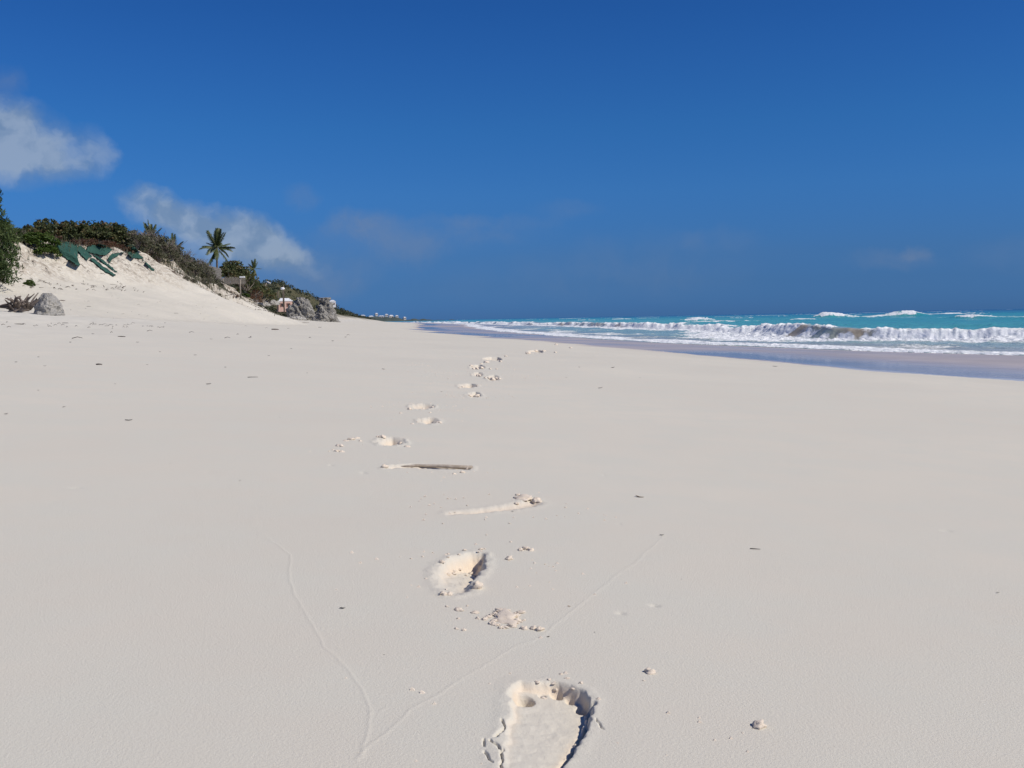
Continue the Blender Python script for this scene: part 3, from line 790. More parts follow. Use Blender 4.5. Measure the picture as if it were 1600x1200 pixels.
# grey twiggy shrubs running down the right end of the dune
for i, (u, y, d, sc) in enumerate([(232, 84, -.3, 1.0), (243, 86, -.4, 1.25), (252, 88, -.8, 1.35), (262, 89, -.2, 1.2), (270, 91, -.8, 1.45), (279, 92, .2, 1.15), (286, 94, -.6, 1.45), (294, 95, .4, 1.05), (300, 97, -.5, 1.1), (306, 97, 1.0, .95), (313, 99, .4, .95), (320, 100, 1.0, .9), (283, 90, 1.4, .9), (296, 93, 1.7, .9), (308, 96, 2.2, .85), (318, 98, 2.2, .8), (328, 101, 2.0, .8), (268, 88, 1.2, .85), (255, 86, 1.0, .7), (333, 102.5, 1.4, .75), (290, 98, -2.5, 1.4), (275, 96, -3, 1.5), (302, 101, -1.5, 1.0), (312, 103, -1.0, .8)]):
    x = uvd(u, y); dd = x - float(crest_x(np.array(float(y))))
    bush('grey%d' % (i % 2), dpt(.5 * d + .5 * np.clip(dd, -3.5, 3.5), y), (sc * 1.35, sc * 1.35, sc * 1.22), rr.uniform(0, 6.28), 'grey twiggy shrub on the ' + ('upper' if u < 272 else 'middle' if u < 302 else 'lower') + ' part of the dune shoulder', 'twiggy shrubs on the dune shoulder')
# rusty low shrubs below the thicket edge
for i in range(26):
    y = rr.uniform(75, 92); bush('red%d' % (i % 2), dpt(rr.uniform(-.9, .5), y), (rr.uniform(.6, 1.0),) * 3, rr.uniform(0, 6.28), 'low rusty brown shrub along the foot of the crest thicket', 'rusty shrubs under the thicket')
o = bush('red0', dpt(1.6, 103.4), (1.2, 1.2, 1.5), .4, 'dark red shrub at the lower right tip of the dune', None)
o = bush('red1', dpt(2.3, 102), (1.1, 1.1, 1.3), 2.4, 'reddish shrub just above the dark red one at the dune tip', None)
bush('bare', dpt(-1.6, 101), (.9, .9, 1.25), .3, 'bare leafless shrub sticking up behind the dune shoulder')
for i in range(34):
    y = rr.uniform(84, 102); bush('red%d' % (i % 2) if i % 3 else 'grey0', dpt(rr.uniform(.8, 5.2), y), (rr.uniform(.25, .55),) * 3, rr.uniform(0, 6.28), 'small dry plant clinging to the bare right spur of the dune', 'dry plants on the dune spur')
# left edge of the view
bush('conifer', (uvd(-10, 60), 60, 2.9), (1.35, 1.25, 1.95), .5, 'dark feathery tree cut off by the left edge', None, 'tree')
bush('conifer', (uvd(-30, 63), 63, 4.2), (1.5, 1.4, 1.6), 2.0, 'second dark feathery tree behind the one at the left edge', None, 'tree')
bush('dgreen', (uvd(-6, 58), 58, 2.6), (1.1, 1.0, 1.15), 1.0, 'deep green bush under the feathery tree at the left edge')
bush('dgreen', (uvd(22, 70), 70, 6.2), (1.25, 1.1, .72), 2.2, 'olive bush on the crest right of the feathery tree')
bush('grey0', (uvd(38, 73), 73, 6.4), (1.0, 1.0, .75), 1.2, 'straggly olive shrub between the feathery tree and the thicket')
bush('green', (uvd(66, 72.5), 72.5, 6.05), (1.35, 1.1, 1.15), .3, 'bright green shrub spilling over the crest left of the netting')
bush('green', (uvd(80, 72.3), 72.3, 5.35), (1.1, .9, 1.0), 1.7, 'lower bright green shrub touching the large green netting')
bush('green', (uvd(50, 72.5), 72.5, 6.2), (.8, .7, .6), 2.9, 'small green shrub left of the brightest green one')
p, _ = hits([(46, 446)]); bush('green', tuple(p[0] - [0, 0, .1]), (.3, .3, .5), .5, 'small green plant on the sand above the grey boulder')
p, _ = hits([(383, 464)]); bush('green', tuple(p[0] - [0, 0, .1]), (.8, .8, .7), .9, 'small yellow green plant at the foot of the light post')

# ------------------------------------------------------------------ palms
def frond_mesh(L, droop, n, seed, w=.50):
    r = np.random.default_rng(seed); m = MB(); pts = []
    for i in range(9):
        t = i / 8; pts.append(Vector((L * t * (1 - .25 * droop * t), 0, L * (.30 * t - droop * .75 * t * t))))
    m.tube(pts, .035, .008, 4)
    tint = [.75] * len(m.bm.faces)
    for i in range(n):
        t = .12 + .88 * (i + .5) / n; k = min(int(t * 8), 7); f = t * 8 - k; p = pts[k].lerp(pts[k + 1], f); tg = (pts[k + 1] - pts[k]).normalized()
        ll = w * L / 2.4 * (1.0 if t < .55 else 1 - (t - .55) * 1.3) * r.uniform(.85, 1.15)
        for sgn in (-1, 1):
            dr = (Vector((0, sgn * 1.0, -.45 + r.normal() * .12)) + tg * .85).normalized(); e_ = p + dr * ll; wv = tg * .05
            m.bm.faces.new([m.bm.verts.new(q) for q in (p - wv, p + wv, e_ + wv * .25 + Vector((0, 0, -.05 * ll)), e_ - wv * .25 + Vector((0, 0, -.05 * ll)))])
            tint.append(float(r.uniform(.1, .75)))
    me = m.mesh('frond'); vattr(me, 'tint', tint, 'FACE'); return me
FR = [frond_mesh(2.4, d_, 34, 300 + i) for i, d_ in enumerate((.05, .30, .62))]

def palm(name, loc, th, size, label, spec, lean=.1, group=None):
    o = empty(name, loc); tag(o, label, 'palm', group)
    m = MB(); pts = [Vector((lean * (t ** 2), 0, th * t)) for t in np.linspace(0, 1, 7)]
    m.tube([Vector((0, 0, -.4))] + pts, .17 * size, .10 * size, 8); m.build('trunk', BARK, o, True)
    top = pts[-1]; q = random.Random(sum(ord(c) for c in label))
    for i, (a, pit, kind) in enumerate(spec):
        f = link('frond', FR[kind], LEAF_PALM, o, False)
        f.location = top; f.rotation_euler = (q.uniform(-.6, .6), -math.radians(pit + q.uniform(-14, 12)), math.radians(a + q.uniform(-18, 18))); k_ = size * q.uniform(.72, 1.15); f.scale = (k_, k_ * q.uniform(.8, 1.1), k_)
    return o
spec_main = [(a, p_, k) for a, p_, k in ((0, 5, 1), (178, 12, 1), (15, 28, 1), (165, 30, 1), (200, 4, 2), (-18, -10, 2), (160, -8, 2), (30, 50, 0), (150, 52, 0), (75, 68, 0), (-60, 60, 0), (100, 76, 0), (-110, 72, 0), (210, 48, 1), (-35, 40, 1), (-90, 20, 2), (90, 25, 2), (50, -15, 2), (250, -20, 2), (-70, -30, 2), (170, -62, 1), (200, -70, 0), (-20, -66, 1), (120, -58, 1), (-100, -64, 0))]
palm('coconut_palm', (uvd(345, 170), 170, 6.0), 6.9, 1.28, 'tall coconut palm with spread fronds above the gap in the dune', spec_main)
palm('coconut_palm', (uvd(402, 230), 230, 6.0), 6.5, .92, 'small slender palm right of the tall coconut palm', [s for i, s in enumerate(spec_main) if i % 3 != 2])
up = [(a, 42 + 34 * ((i * 37) % 10) / 10, 0) for i, a in enumerate(range(0, 360, 45))]
palm('stubby_palm', (uvd(242, 97), 97, 6.2), 2.4, .70, 'stubby palm with upright fronds poking over the thicket', up)
palm('stubby_palm', (uvd(277, 101), 101, 4.6), 3.1, .70, 'second stubby palm half sunk in the grey shrubs', up[1::2] + [(10, 30, 1), (170, 40, 1)])

# ------------------------------------------------------------------ vegetation round the gap and on the hill
for i, (u, y, z0, sc) in enumerate([(362, 148, 6.3, 1.2), (371, 150, 6.6, 1.55), (381, 151, 6.2, 1.5), (391, 154, 5.6, 1.35), (366, 156, 7.2, 1.4)]):
    bush('grape%d' % (i % 3), (uvd(u, y), y, z0), (sc * 1.15, sc, sc), i * 1.3, 'dark green rounded bush above the slatted fence', 'bushes above the slatted fence')
for i, (u, y, z0, sc) in enumerate([(398, 160, 4.6, 1.3), (405, 163, 4.4, 1.35), (413, 168, 4.0, 1.3), (402, 158, 3.6, 1.0), (420, 174, 3.7, 1.3)]):
    bush('red%d' % (i % 2) if i % 2 else 'grape1', (uvd(u, y), y, z0), (sc * 1.3, sc * 1.2, sc * (2.2 if i % 2 else 1.0)), i * 2.1, 'brown and green bush on the bank right of the light post', 'bushes on the bank by the light post')
for i, (u, y, z0, sc) in enumerate([(312, 132, 6.5, 1.0), (320, 133, 6.6, 1.25), (328, 134, 6.4, 1.05), (338, 140, 6.3, .8)]):
    bush('grey%d' % (i % 2), (uvd(u, y), y, z0), (sc * 1.2, sc * 1.2, sc * 1.3), i * 1.7, 'sparse olive bush behind the low stone wall', 'bushes behind the low wall')

r = np.random.default_rng(77)
cen = []; rad = []
while len(cen) < 1500:
    y = r.uniform(195, 720); d = r.uniform(-34, 9)
    if y < 240 and d > -2: continue
    if y < 215 and d > -5: continue
    cx_ = float(crest_x(np.array(y))) + d
    cen.append((cx_, y, float(ground(np.array(cx_), np.array(y))))); rad.append(r.uniform(.7, 1.5) * (1 + .4 * (y > 350)) * (.7 if d > 4 else 1))
cen = np.array(cen); rad = np.array(rad); k = np.repeat(np.arange(len(cen)), 26)
o_ = r.normal(size=(len(k), 3)); o_ /= np.linalg.norm(o_, axis=1, keepdims=True); o_[:, 2] = np.abs(o_[:, 2])
L = cen[k] + o_ * rad[k][:, None] * np.array([1.25, 1.25, 1.0]) * r.uniform(.7, 1.05, (len(k), 1))
wood = link('wood', leaf_mesh('wood', L, .34, .5, .7, r.uniform(0, 1, len(cen))[k] * .65 + r.uniform(0, .35, len(k)), r), LEAF_FAR, None, False)
tag(wood, 'scrubby green wood covering the hill beyond the rocks', 'wood', None, 'stuff')

# ------------------------------------------------------------------ green netting draped on the eroded face
NETS = [
    ('largest flat sheet of green netting left of the folded strips', [(83, 376.6), (105.6, 380), (120, 384), (122, 407.5), (124.6, 416), (120, 416.4), (96, 400.4), (88, 388)]),
    ('narrow green netting strip right of the largest sheet', [(117.8, 391), (135.3, 408.7), (137.7, 405), (144, 402), (129.4, 388.5), (121.5, 385.2)]),
    ('thin dark netting strip reaching lowest to the right', [(144, 399), (153, 401.6), (184, 426.5), (180.4, 426.5), (165, 414.6), (153, 406)]),
    ('ragged netting strip trailing down the sand under the dark one', [(138, 405.5), (143.6, 404.5), (160, 417.5), (180.4, 431), (177, 432.5), (165, 427), (150.8, 415)]),
    ('broad faded green netting sheet under the thicket', [(136.5, 386), (153, 382.6), (168.6, 386.5), (174.5, 391.5), (168.6, 397), (165, 400.2), (155.5, 400.2), (144.5, 398), (135, 394)]),
    ('small dark netting flap pointing down left', [(175, 396.8), (187, 397.2), (184, 400.6), (173.3, 407.5), (171, 411.7), (167.4, 408.7), (170.5, 402)]),
    ('pale blue green netting sheet at the right end', [(190, 391), (196, 386), (206.6, 384), (212.5, 391), (218.4, 400), (223.4, 404.6), (217, 405.8), (205.4, 403.5), (198, 396.6), (188.2, 396.4)]),
    ('dark tail of netting running down the right spur', [(221, 406), (228, 411), (241, 423), (240, 425.3), (235, 424), (228, 413.5)])]
for i, (lab, poly) in enumerate(NETS):
    poly = [Vector(p) for p in poly]; n = len(poly); dens = []
    for a, b in zip(poly, poly[1:] + poly[:1]):
        m_ = max(1, int((b - a).length / 1.6))
        dens += [a.lerp(b, j / m_) for j in range(m_)]
    rag = random.Random(i); dens = [p + Vector((rag.uniform(-.5, .5), rag.uniform(-.5, .5))) for p in dens]
    nb = len(dens); us = np.array(dens); arr = np.array(poly); inner = []
    gx, gy = np.meshgrid(np.arange(us[:, 0].min(), us[:, 0].max(), 1.7), np.arange(us[:, 1].min(), us[:, 1].max(), 1.3))
    sdv = poly_sd(gx, gy, arr)
    for x_, y_, s_ in zip(gx.ravel(), gy.ravel(), sdv.ravel()):
        if s_ > .9: inner.append(Vector((x_, y_)))
    vs, es, fs, *_ = geometry.delaunay_2d_cdt(dens + inner, [(j, (j + 1) % nb) for j in range(nb)], [], 1, 1e-4)
    P, ok = hits([tuple(v) for v in vs], near=45, far=140)
    dep = P[:, 1]; med = np.median(dep[ok]); bad = (~ok) | (np.abs(dep - med) > 9)
    if bad.any():                        # anything that would miss the crest lies beside its neighbours
        dd_ = ray_dirs([tuple(v) for v in vs]); P[bad] = (dd_ * (med / dd_[:, 1:2]) + [0, 0, EYE])[bad]
    P = P + np.array([.05, -.03, .05]) + .05 * np.stack([fbm(P[:, 1] * 1.8, P[:, 2] * 1.8, 3, 600 + i), 0 * P[:, 0], np.abs(fbm(P[:, 1] * 1.3, P[:, 2] * 2.2, 3, 610 + i))], 1)
    me = bpy.data.meshes.new('netting_sheet'); me.from_pydata([tuple(p) for p in P], [], [tuple(f) for f in fs]); me.update()
    o = link('netting_sheet', me, NETM); sm = o.modifiers.new('thickness', 'SOLIDIFY'); sm.thickness = .015; sm.offset = 0
    tag(o, lab, 'netting', 'green netting sheets on the eroded dune')

# ------------------------------------------------------------------ litter and grass on the dune face (beyond counting)
m = MB(); r = np.random.default_rng(9)
for k in range(620):
    if k < 430: y = r.uniform(62, 104); d = r.uniform(.2, 7.5) if y < 76 or y > 84 else r.uniform(.2, 2.5)
    else: y = r.uniform(84, 104); d = r.uniform(.3, 7)
    x = float(crest_x(np.array(y))) + d; z = float(ground(np.array(x), np.array(y))); ln = r.uniform(.15, .65) * (1 if d < 5 else .6); a = r.normal() * .8
    q = Vector((math.cos(a) * ln, math.sin(a) * ln, 0)); b = Vector((x, y, z)); e2 = b + q; e2.z = float(ground(np.array(e2.x), np.array(e2.y))) + r.uniform(.0, .09); md = (b + e2) / 2 + Vector((r.normal() * .05, r.normal() * .05, r.uniform(.02, .1)))
    m.tube([b, md, e2], r.uniform(.015, .035), .008, 3, cap=False)
o = m.build('root_litter', TWIG); tag(o, 'dead roots and twigs strewn over the eroded dune face', 'litter', None, 'stuff')
B_ = []; T_ = []
for k in range(2600):
    if k < 1700: y = r.uniform(86, 104); d = abs(r.normal()) * 2.0 + .2 + .5 * fbm(np.array(y * .5), np.array(0.), 2, 3)
    elif k < 2200: y = r.uniform(62, 75); d = abs(r.normal()) * 1.1 - .3
    else: y = r.uniform(74, 90); d = r.normal() * .5 + .3
    x = float(crest_x(np.array(y))) + d; B_.append((x, y, float(ground(np.array(x), np.array(y))))); T_.append(r.uniform(.2, 1))
B_ = np.array(B_); n = len(B_); hgt = r.uniform(.25, .6, n)[:, None]; a = r.uniform(0, 6.28, n); sd_ = np.stack([np.cos(a), np.sin(a), 0 * a], 1) * .03; ln_ = np.stack([np.cos(a * 3) * .25 - .05, np.sin(a * 3) * .25, np.ones(n)], 1) * hgt
me = mesh_np('dune_grass', np.stack([B_ - sd_, B_ + sd_, B_ + ln_ + sd_ * .2, B_ + ln_ - sd_ * .2], 1).reshape(-1, 3), np.arange(4 * n).reshape(n, 4)); vattr(me, 'tint', T_, 'FACE')
o = link('dune_grass', me, LEAF_GREY, None, False); tag(o, 'dry grass and creepers on the dune shoulder', 'grass', None, 'stuff')

# ------------------------------------------------------------------ rocks
def rock_mesh(name, w, dpt_, h, seed, prof=((0, 1.0), (.45, .92), (.8, .7), (1.0, .5)), rough=.12, sub=5, lean=0.0):
    bm = bmesh.new(); bmesh.ops.create_icosphere(bm, subdivisions=sub, radius=1.0)
    me = bpy.data.meshes.new(name); bm.to_mesh(me); bm.free()
    n = len(me.vertices); co = np.empty(n * 3, np.float32); me.vertices.foreach_get('co', co); co = co.reshape(-1, 3).astype(float)
    zz = np.clip(co[:, 2] * 1.25, -1, 1); t = np.clip((zz + .25) / 1.25, 0, 1); hz = np.hypot(co[:, 0], co[:, 1]) + 1e-6
    pr = np.interp(t, [p[0] for p in prof], [p[1] for p in prof]); ra = np.minimum(1, hz / .80) * pr
    bl = 1 + .12 * np.sin(np.arctan2(co[:, 1], co[:, 0]) * 3 + seed)
    x = co[:, 0] / hz * ra * w / 2 * bl; y = co[:, 1] / hz * ra * dpt_ / 2 * bl; z = (zz + .0) * h * np.where(zz < 0, .3, 1.0)
    k = 1.0 / max(w, h) * 3
    nn = fbm(x * k + z * .7 * k + seed * 3.1, z * k + y * .8 * k, 5, 700 + seed, .55); n3 = np.abs(fbm(x * k * 1.6 + y * k + seed, z * k * 1.6 + 5, 4, 720 + seed, .6))
    sc = max(w, h) * rough; out = (nn - .9 * n3 + .25) * sc
    x += co[:, 0] / hz * out * np.minimum(1, hz * 2); y += co[:, 1] / hz * out * np.minimum(1, hz * 2); z += .35 * out * (zz > .3) + 0; x += lean * z
    me.vertices.foreach_set('co', np.stack([x, y, z], 1).astype(np.float32).ravel()); me.update(); return me

def rock(u, v, y, w, dd, h, seed, label, mt=None, rz=0.0, group=None, **kw):
    p = at_depth(u, v, y); gz = float(ground(np.array(p.x), np.array(p.y)))
    o = link('rock', rock_mesh('rock', w, dd, h, seed, **kw), mt or ROCKM); o.location = (p.x, p.y, min(p.z, gz + .1) if abs(p.z - gz) < 1.2 else p.z); o.rotation_euler.z = rz
    return tag(o, label, 'rock', group)
def px(n, y): return n * y / F
rock(470, 494, 200, px(40, 200), 4.2, px(33, 200), 3, 'large grey limestone stack with a flat pale top', prof=((0, 1.05), (.3, .95), (.7, .72), (.93, .58), (1.0, .50)), rough=.09, sub=6)
rock(507, 495, 204, px(32, 204), 4.2, px(34, 204), 8, 'tall craggy grey rock right of the flat topped stack', prof=((0, 1.08), (.4, .92), (.75, .66), (1.0, .34)), rough=.13, sub=6)
rock(503, 495, 198, px(23, 198), 2.4, px(15, 198), 12, 'lower grey boulder leaning on the craggy rock', prof=((0, 1.05), (.5, .9), (1, .5)), rough=.12)
rock(521, 495, 207, px(12, 207), 2.2, px(15, 207), 15, 'narrow grey rock at the right foot of the craggy rock', rough=.10)
rock(456, 491, 197, px(18, 197), 2.0, px(8, 197), 21, 'small dark boulder at the left foot of the flat topped stack', rough=.13)
rock(460, 496, 192, px(40, 192), 1.6, px(4.5, 192), 25, 'low tan slab of rock lying in front of the stack', mt=ROCKL, rough=.05)
rock(75, 479, 47, px(40, 47), 1.2, px(31, 47), 31, 'grey ribbed boulder half buried behind the dead root clump', mt=ROCKL, rz=.2, prof=((0, 1.1), (.3, 1.0), (.6, .84), (.85, .6), (1, .3)), rough=.05)
rock(400, 470, 172, px(44, 172), 3.0, px(8, 172), 35, 'long low grey rock ledge below the leaning lamp post', mt=ROCKL, rough=.06)
rock(425, 475, 178, px(24, 178), 2.2, px(6, 178), 37, 'small grey ledge between the long ledge and the pink hut', mt=ROCKL, rough=.08)

# ------------------------------------------------------------------ fence, wall, posts, hut and houses
a0 = at_depth(346, 441, 141); b0 = at_depth(383, 440.5, 143)
fo = empty('slatted_fence', a0); tag(fo, 'grey slatted sand fence across the gap between bushes', 'fence')
L_ = (b0 - a0).length; dr = (b0 - a0).normalized(); ns = 30
sm_ = MB(); sm_.box((0, 0, .22), (.07, .03, .95)); sme = sm_.mesh('slat')
for k in range(ns):
    o = link('slat', sme, SLATM, fo, False); o.location = dr * (L_ * k / (ns - 1)) + Vector((0, 0, rr.uniform(-.10, .06))); o.scale = (rr.uniform(.8, 1.15), 1, rr.uniform(.9, 1.05)); o.rotation_euler = (0, rr.uniform(-.05, .05), math.atan2(dr.y, dr.x))
for zz in (.05, .55):
    m = MB(); m.tube([Vector((0, -.03, zz)), dr * L_ + Vector((0, -.03, zz))], .012, .012, 4); m.build('wire', TWIG, fo)
a1 = at_depth(313, 418, 133); b1 = at_depth(346, 426, 138)
wo_ = empty('stone_wall', a1); tag(wo_, 'low grey block wall stepping down to the right of the dune', 'wall')
Lw = (b1 - a1).length; dw = (b1 - a1).normalized(); bm_ = MB(); bm_.box((0, 0, 0), (.27, .22, .20), bev=.02); bme = bm_.mesh('block')
for row in range(9):
    for k in range(int(Lw / .29)):
        o = link('block', bme, STONEM, wo_, False); o.location = dw * (.15 + .29 * k + .14 * (row % 2)) + Vector((0, 0, -1.31 + .215 * row)); o.rotation_euler = (0, 0, math.atan2(dw.y, dw.x) + rr.uniform(-.03, .03)); o.scale = (rr.uniform(.95, 1.03), rr.uniform(.9, 1.1), 1)

def post(u, vb, vt, y, label, head=None, tilt=0.0, r=.09, mt=None):
    p = at_depth(u, vb, y); h = (vb - vt) * y / F; o = empty('lamp_post' if head else 'wooden_post', p); o.rotation_euler = (0, tilt, 0)
    tag(o, label, 'post')
    m = MB(); m.tube([(0, 0, -1.0), (0, 0, h * .5), (0, 0, h)], r, r * .88, 8); m.build('shaft', mt or POSTM, o, True)
    if head:
        m = MB(); m.box((head * .28, -.02, h + .06), (.62, .22, .16), M=Matrix.Rotation(0, 4, 'Y'), bev=.03); m.build('lamp_head', WHITEP, o)
        m = MB(); m.box((head * .02, 0, h - .02), (.08, .08, .14)); m.build('bracket', POSTM, o)
    return o
post(349, 458, 435, 118, 'plain wooden post left of the taller white headed one')
post(376, 465, 434, 121, 'upright post with a white lamp head in the sandy gap', 1)
post(407, 461, 438, 168, 'leaning grey lamp post with a white head', 1, math.radians(29), .10)
post(404, 448, 432, 166, 'thin bare pole in the bushes left of the leaning lamp', None, 0.03, .06)
post(444, 482, 446, 196, 'tall dark pole in front of the pink hut', None, .0, .13, BARK)
post(434.5, 476, 455, 197, 'shorter dark pole at the left corner of the pink hut', None, .02, .11, BARK)
for u, v, y, sz, lab in ((419, 454, 184, .55, 'white lamp globe low in the bushes right of the leaning post'), (441.5, 451, 195.6, .36, 'small white lamp globe beside the tall dark pole')):
    p = at_depth(u, v, y); o = empty('lamp_globe', p); tag(o, lab, 'lamp')
    bm2 = bmesh.new(); bmesh.ops.create_uvsphere(bm2, u_segments=16, v_segments=10, radius=sz); me = bpy.data.meshes.new('globe'); bm2.to_mesh(me); bm2.free(); g = link('globe', me, WHITEP, o); g.scale = (1.15, 1, .75)
    m = MB(); m.tube([(0, 0, -.3), (0, 0, -3.0)], .05, .06, 6); m.build('stem', BARK, o, True)

PALEH = m_plain('weathered_white_wall', (.50, .50, .49), (.58, .57, .55), 2, .8, .1)
def house(name, loc, w, d, h, label, rz=0.0, wall=PINKW, roof=WHITEP, wins=2, steps=3, group=None, cat='house'):
    o = empty(name, loc, rz); tag(o, label, cat, group)
    m = MB(); m.box((0, 0, h / 2 - .3), (w, d, h + .6)); m.build('wall', wall, o)
    m = MB(); rh = min(w, d) * .30
    for k in range(steps):                     # stepped white roof
        f0 = k / steps; m.box((0, 0, h + rh * (k + .5) / steps + .01 * k), (w * (1.06 - .80 * f0 * min(1, d / w)), d * (1.06 - .80 * f0), rh / steps))
    m.build('roof', roof, o)
    for i in range(wins):
        x = w * ((i + .5) / wins - .5) * .9
        f = empty('window', (x, -d / 2, h * .52)); f.parent = o
        m = MB(); m.box((0, -.01, 0), (w * .14, .06, h * .42)); m.build('pane', DARKG, f)
        for sx in (-1, 1):
            m = MB(); m.box((sx * w * .10, -.05, 0), (w * .055, .06, h * .46)); m.build('shutter', SHUT, f)
    m = MB(); m.box((w / 2 + .01, -d * .12, h * .40), (.06, d * .24, h * .8)); m.build('door', SHUT, o)
    return o
p = at_depth(445, 483, 240); house('beach_hut', p, 3.2, 2.4, 1.8, 'small pink beach hut with a stepped white roof left of the rocks', .35)
p = at_depth(519.5, 478, 420); house('white_house', p, 2.6, 2.6, 1.6, 'white roofed house showing above the craggy rock', .2, WHITEP)
p = at_depth(574, 503, 600); house('white_house', p, 1.5, 1.5, 2.2, 'little white hut at the far end of the beach', .1, WHITEP, wins=1)
for i, (u, v, w) in enumerate(((567, 493.5, 8), (580, 495.5, 9), (588, 491.5, 5), (596, 494.5, 10), (604, 492.5, 6), (611, 495, 8), (606, 499, 9), (620, 494.5, 6), (632, 497.5, 5))):
    p = at_depth(u, v + 2, 1796 + 4 * (i % 3)); zt = SEA + np.interp(p.x, hx, prof) - 2
    p.z = min(p.z, zt + 3.5)
    house('white_house', p, w * .9, 6, 2.2 + (i % 3) * .7, 'tiny white house on the low distant headland', .2 * (i % 3), PALEH, wins=2, group='white houses on the distant headland')

ROOTM = m_plain('dead_root', (.085, .068, .058), (.20, .165, .14), 8, .85)
# ------------------------------------------------------------------ dead root clump and driftwood
p, _ = hits([(31, 489)]); rc = empty('root_clump', p[0], .2); rc.scale = (1.5, 1.3, 1.75); tag(rc, 'dead uprooted stump with spiky grey roots on the sand', 'stump')
m = MB(); m.tube([(-.3, 0, -.1), (-.05, .02, .12), (.3, 0, .16)], .16, .10, 9); m.build('stump', DRIFT, rc, True)
r = random.Random(3)
for k in range(34):
    a = r.uniform(0, 6.28); el_ = r.uniform(.08, 1.25); L_ = r.uniform(.4, .82) * (1.0 if el_ < .7 else .8); sx = r.uniform(-.3, .35)
    d_ = Vector((math.cos(a) * math.cos(el_) * 1.15, math.sin(a) * math.cos(el_), math.sin(el_) * .95)); b = Vector((sx, 0, .1))
    mid = b + d_ * L_ * .55 + Vector((r.uniform(-.1, .1), r.uniform(-.1, .1), r.uniform(-.03, .10)))
    m = MB(); m.tube([b, b.lerp(mid, .5) + Vector((0, 0, .03)), mid, b + d_ * L_ + Vector((r.uniform(-.1, .1), r.uniform(-.1, .1), r.uniform(-.14, .06)))], r.uniform(.045, .085), .014, 5)
    m.build('root', ROOTM, rc, True)

def debris(name, u, v, length, label, cat, mt, thick=.02, rz=0.0, group=None, flat=.5, seed=0, bend=.1):
    p, _ = hits([(u, v)]); r = random.Random(seed); m = MB(); L2 = length / 2
    pts = [Vector((-L2, 0, thick * flat)), Vector((-L2 * .3, bend * length * r.uniform(-1, 1), thick * (flat + .4))), Vector((L2 * .4, bend * length * r.uniform(-1, 1), thick * (flat + .3))), Vector((L2, 0, thick * flat))]
    m.tube(pts, thick, thick * .55, 6); o = m.build(name, mt, None, True); o.location = p[0]; o.rotation_euler = (0, 0, rz); o.scale = (1, 1, .7)
    return tag(o, label, cat, group)
def pxm(n, u, v):
    p, _ = hits([(u, v)]); return n * p[0][1] / F
for i, (u, v, n, th, lab) in enumerate(((430, 515.5, 11, .05, 'dark piece of driftwood log alone on the sand left of the rocks'), (476, 504.5, 14, .05, 'long low branch on the sand in front of the tan slab'), (97, 470, 9, .045, 'short plank beside the ribbed boulder'),
                                 (138, 479, 8, .02, 'thin stick on the slope right of the ribbed boulder'), (274, 489.5, 10, .018, 'thin dark stick halfway along the smooth sand slope'), (30, 507, 14, .02, 'dark seaweed stalk near the left edge below the dead roots'), (190, 526.5, 12, .015, 'strand of weed on the flat sand below the netting'),
                                 (434, 471, 4, .12, 'small brown stump left of the pink hut'), (102, 505, 9, .015, 'weed strand right of the dead root clump'), (395, 589.5, 16, .004, 'thin pale twig lying flat left of the footprint track'), (1180, 858, 16, .0016, 'thin straight twig alone on the smooth sand right of the track'),
                                 (155, 570, 9, .010, 'dark weed strand on the left beach'), (50, 489, 8, .02, 'dark chip under the dead root clump'), (855, 512, 8, .05, 'float of foam flecked weed at the water edge'))):
    if i == 13: continue
    debris('driftwood' if th > .03 else 'twig', u, v, max(pxm(n, u, v), .02), lab, 'driftwood' if th > .03 else 'twig', DRIFT if th > .03 else WEED, th, rr.uniform(-.12, .12) if i != 10 else -.35, None, seed=i)

P_, _ = hits([(613, 727.5), (650, 727), (695, 729), (738, 732.5)]); m = MB()  # rod added in place of the shaded far lip of this print
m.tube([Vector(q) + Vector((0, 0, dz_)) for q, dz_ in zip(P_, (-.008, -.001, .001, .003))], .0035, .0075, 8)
o = m.build('shade_rod', m_plain('lip_shade', (.30, .25, .195), (.44, .38, .31), 40, .85, .5, .004), None, True); tag(o, 'long grey brown rod in place of the shaded lip of the straight groove', 'shade_rod')

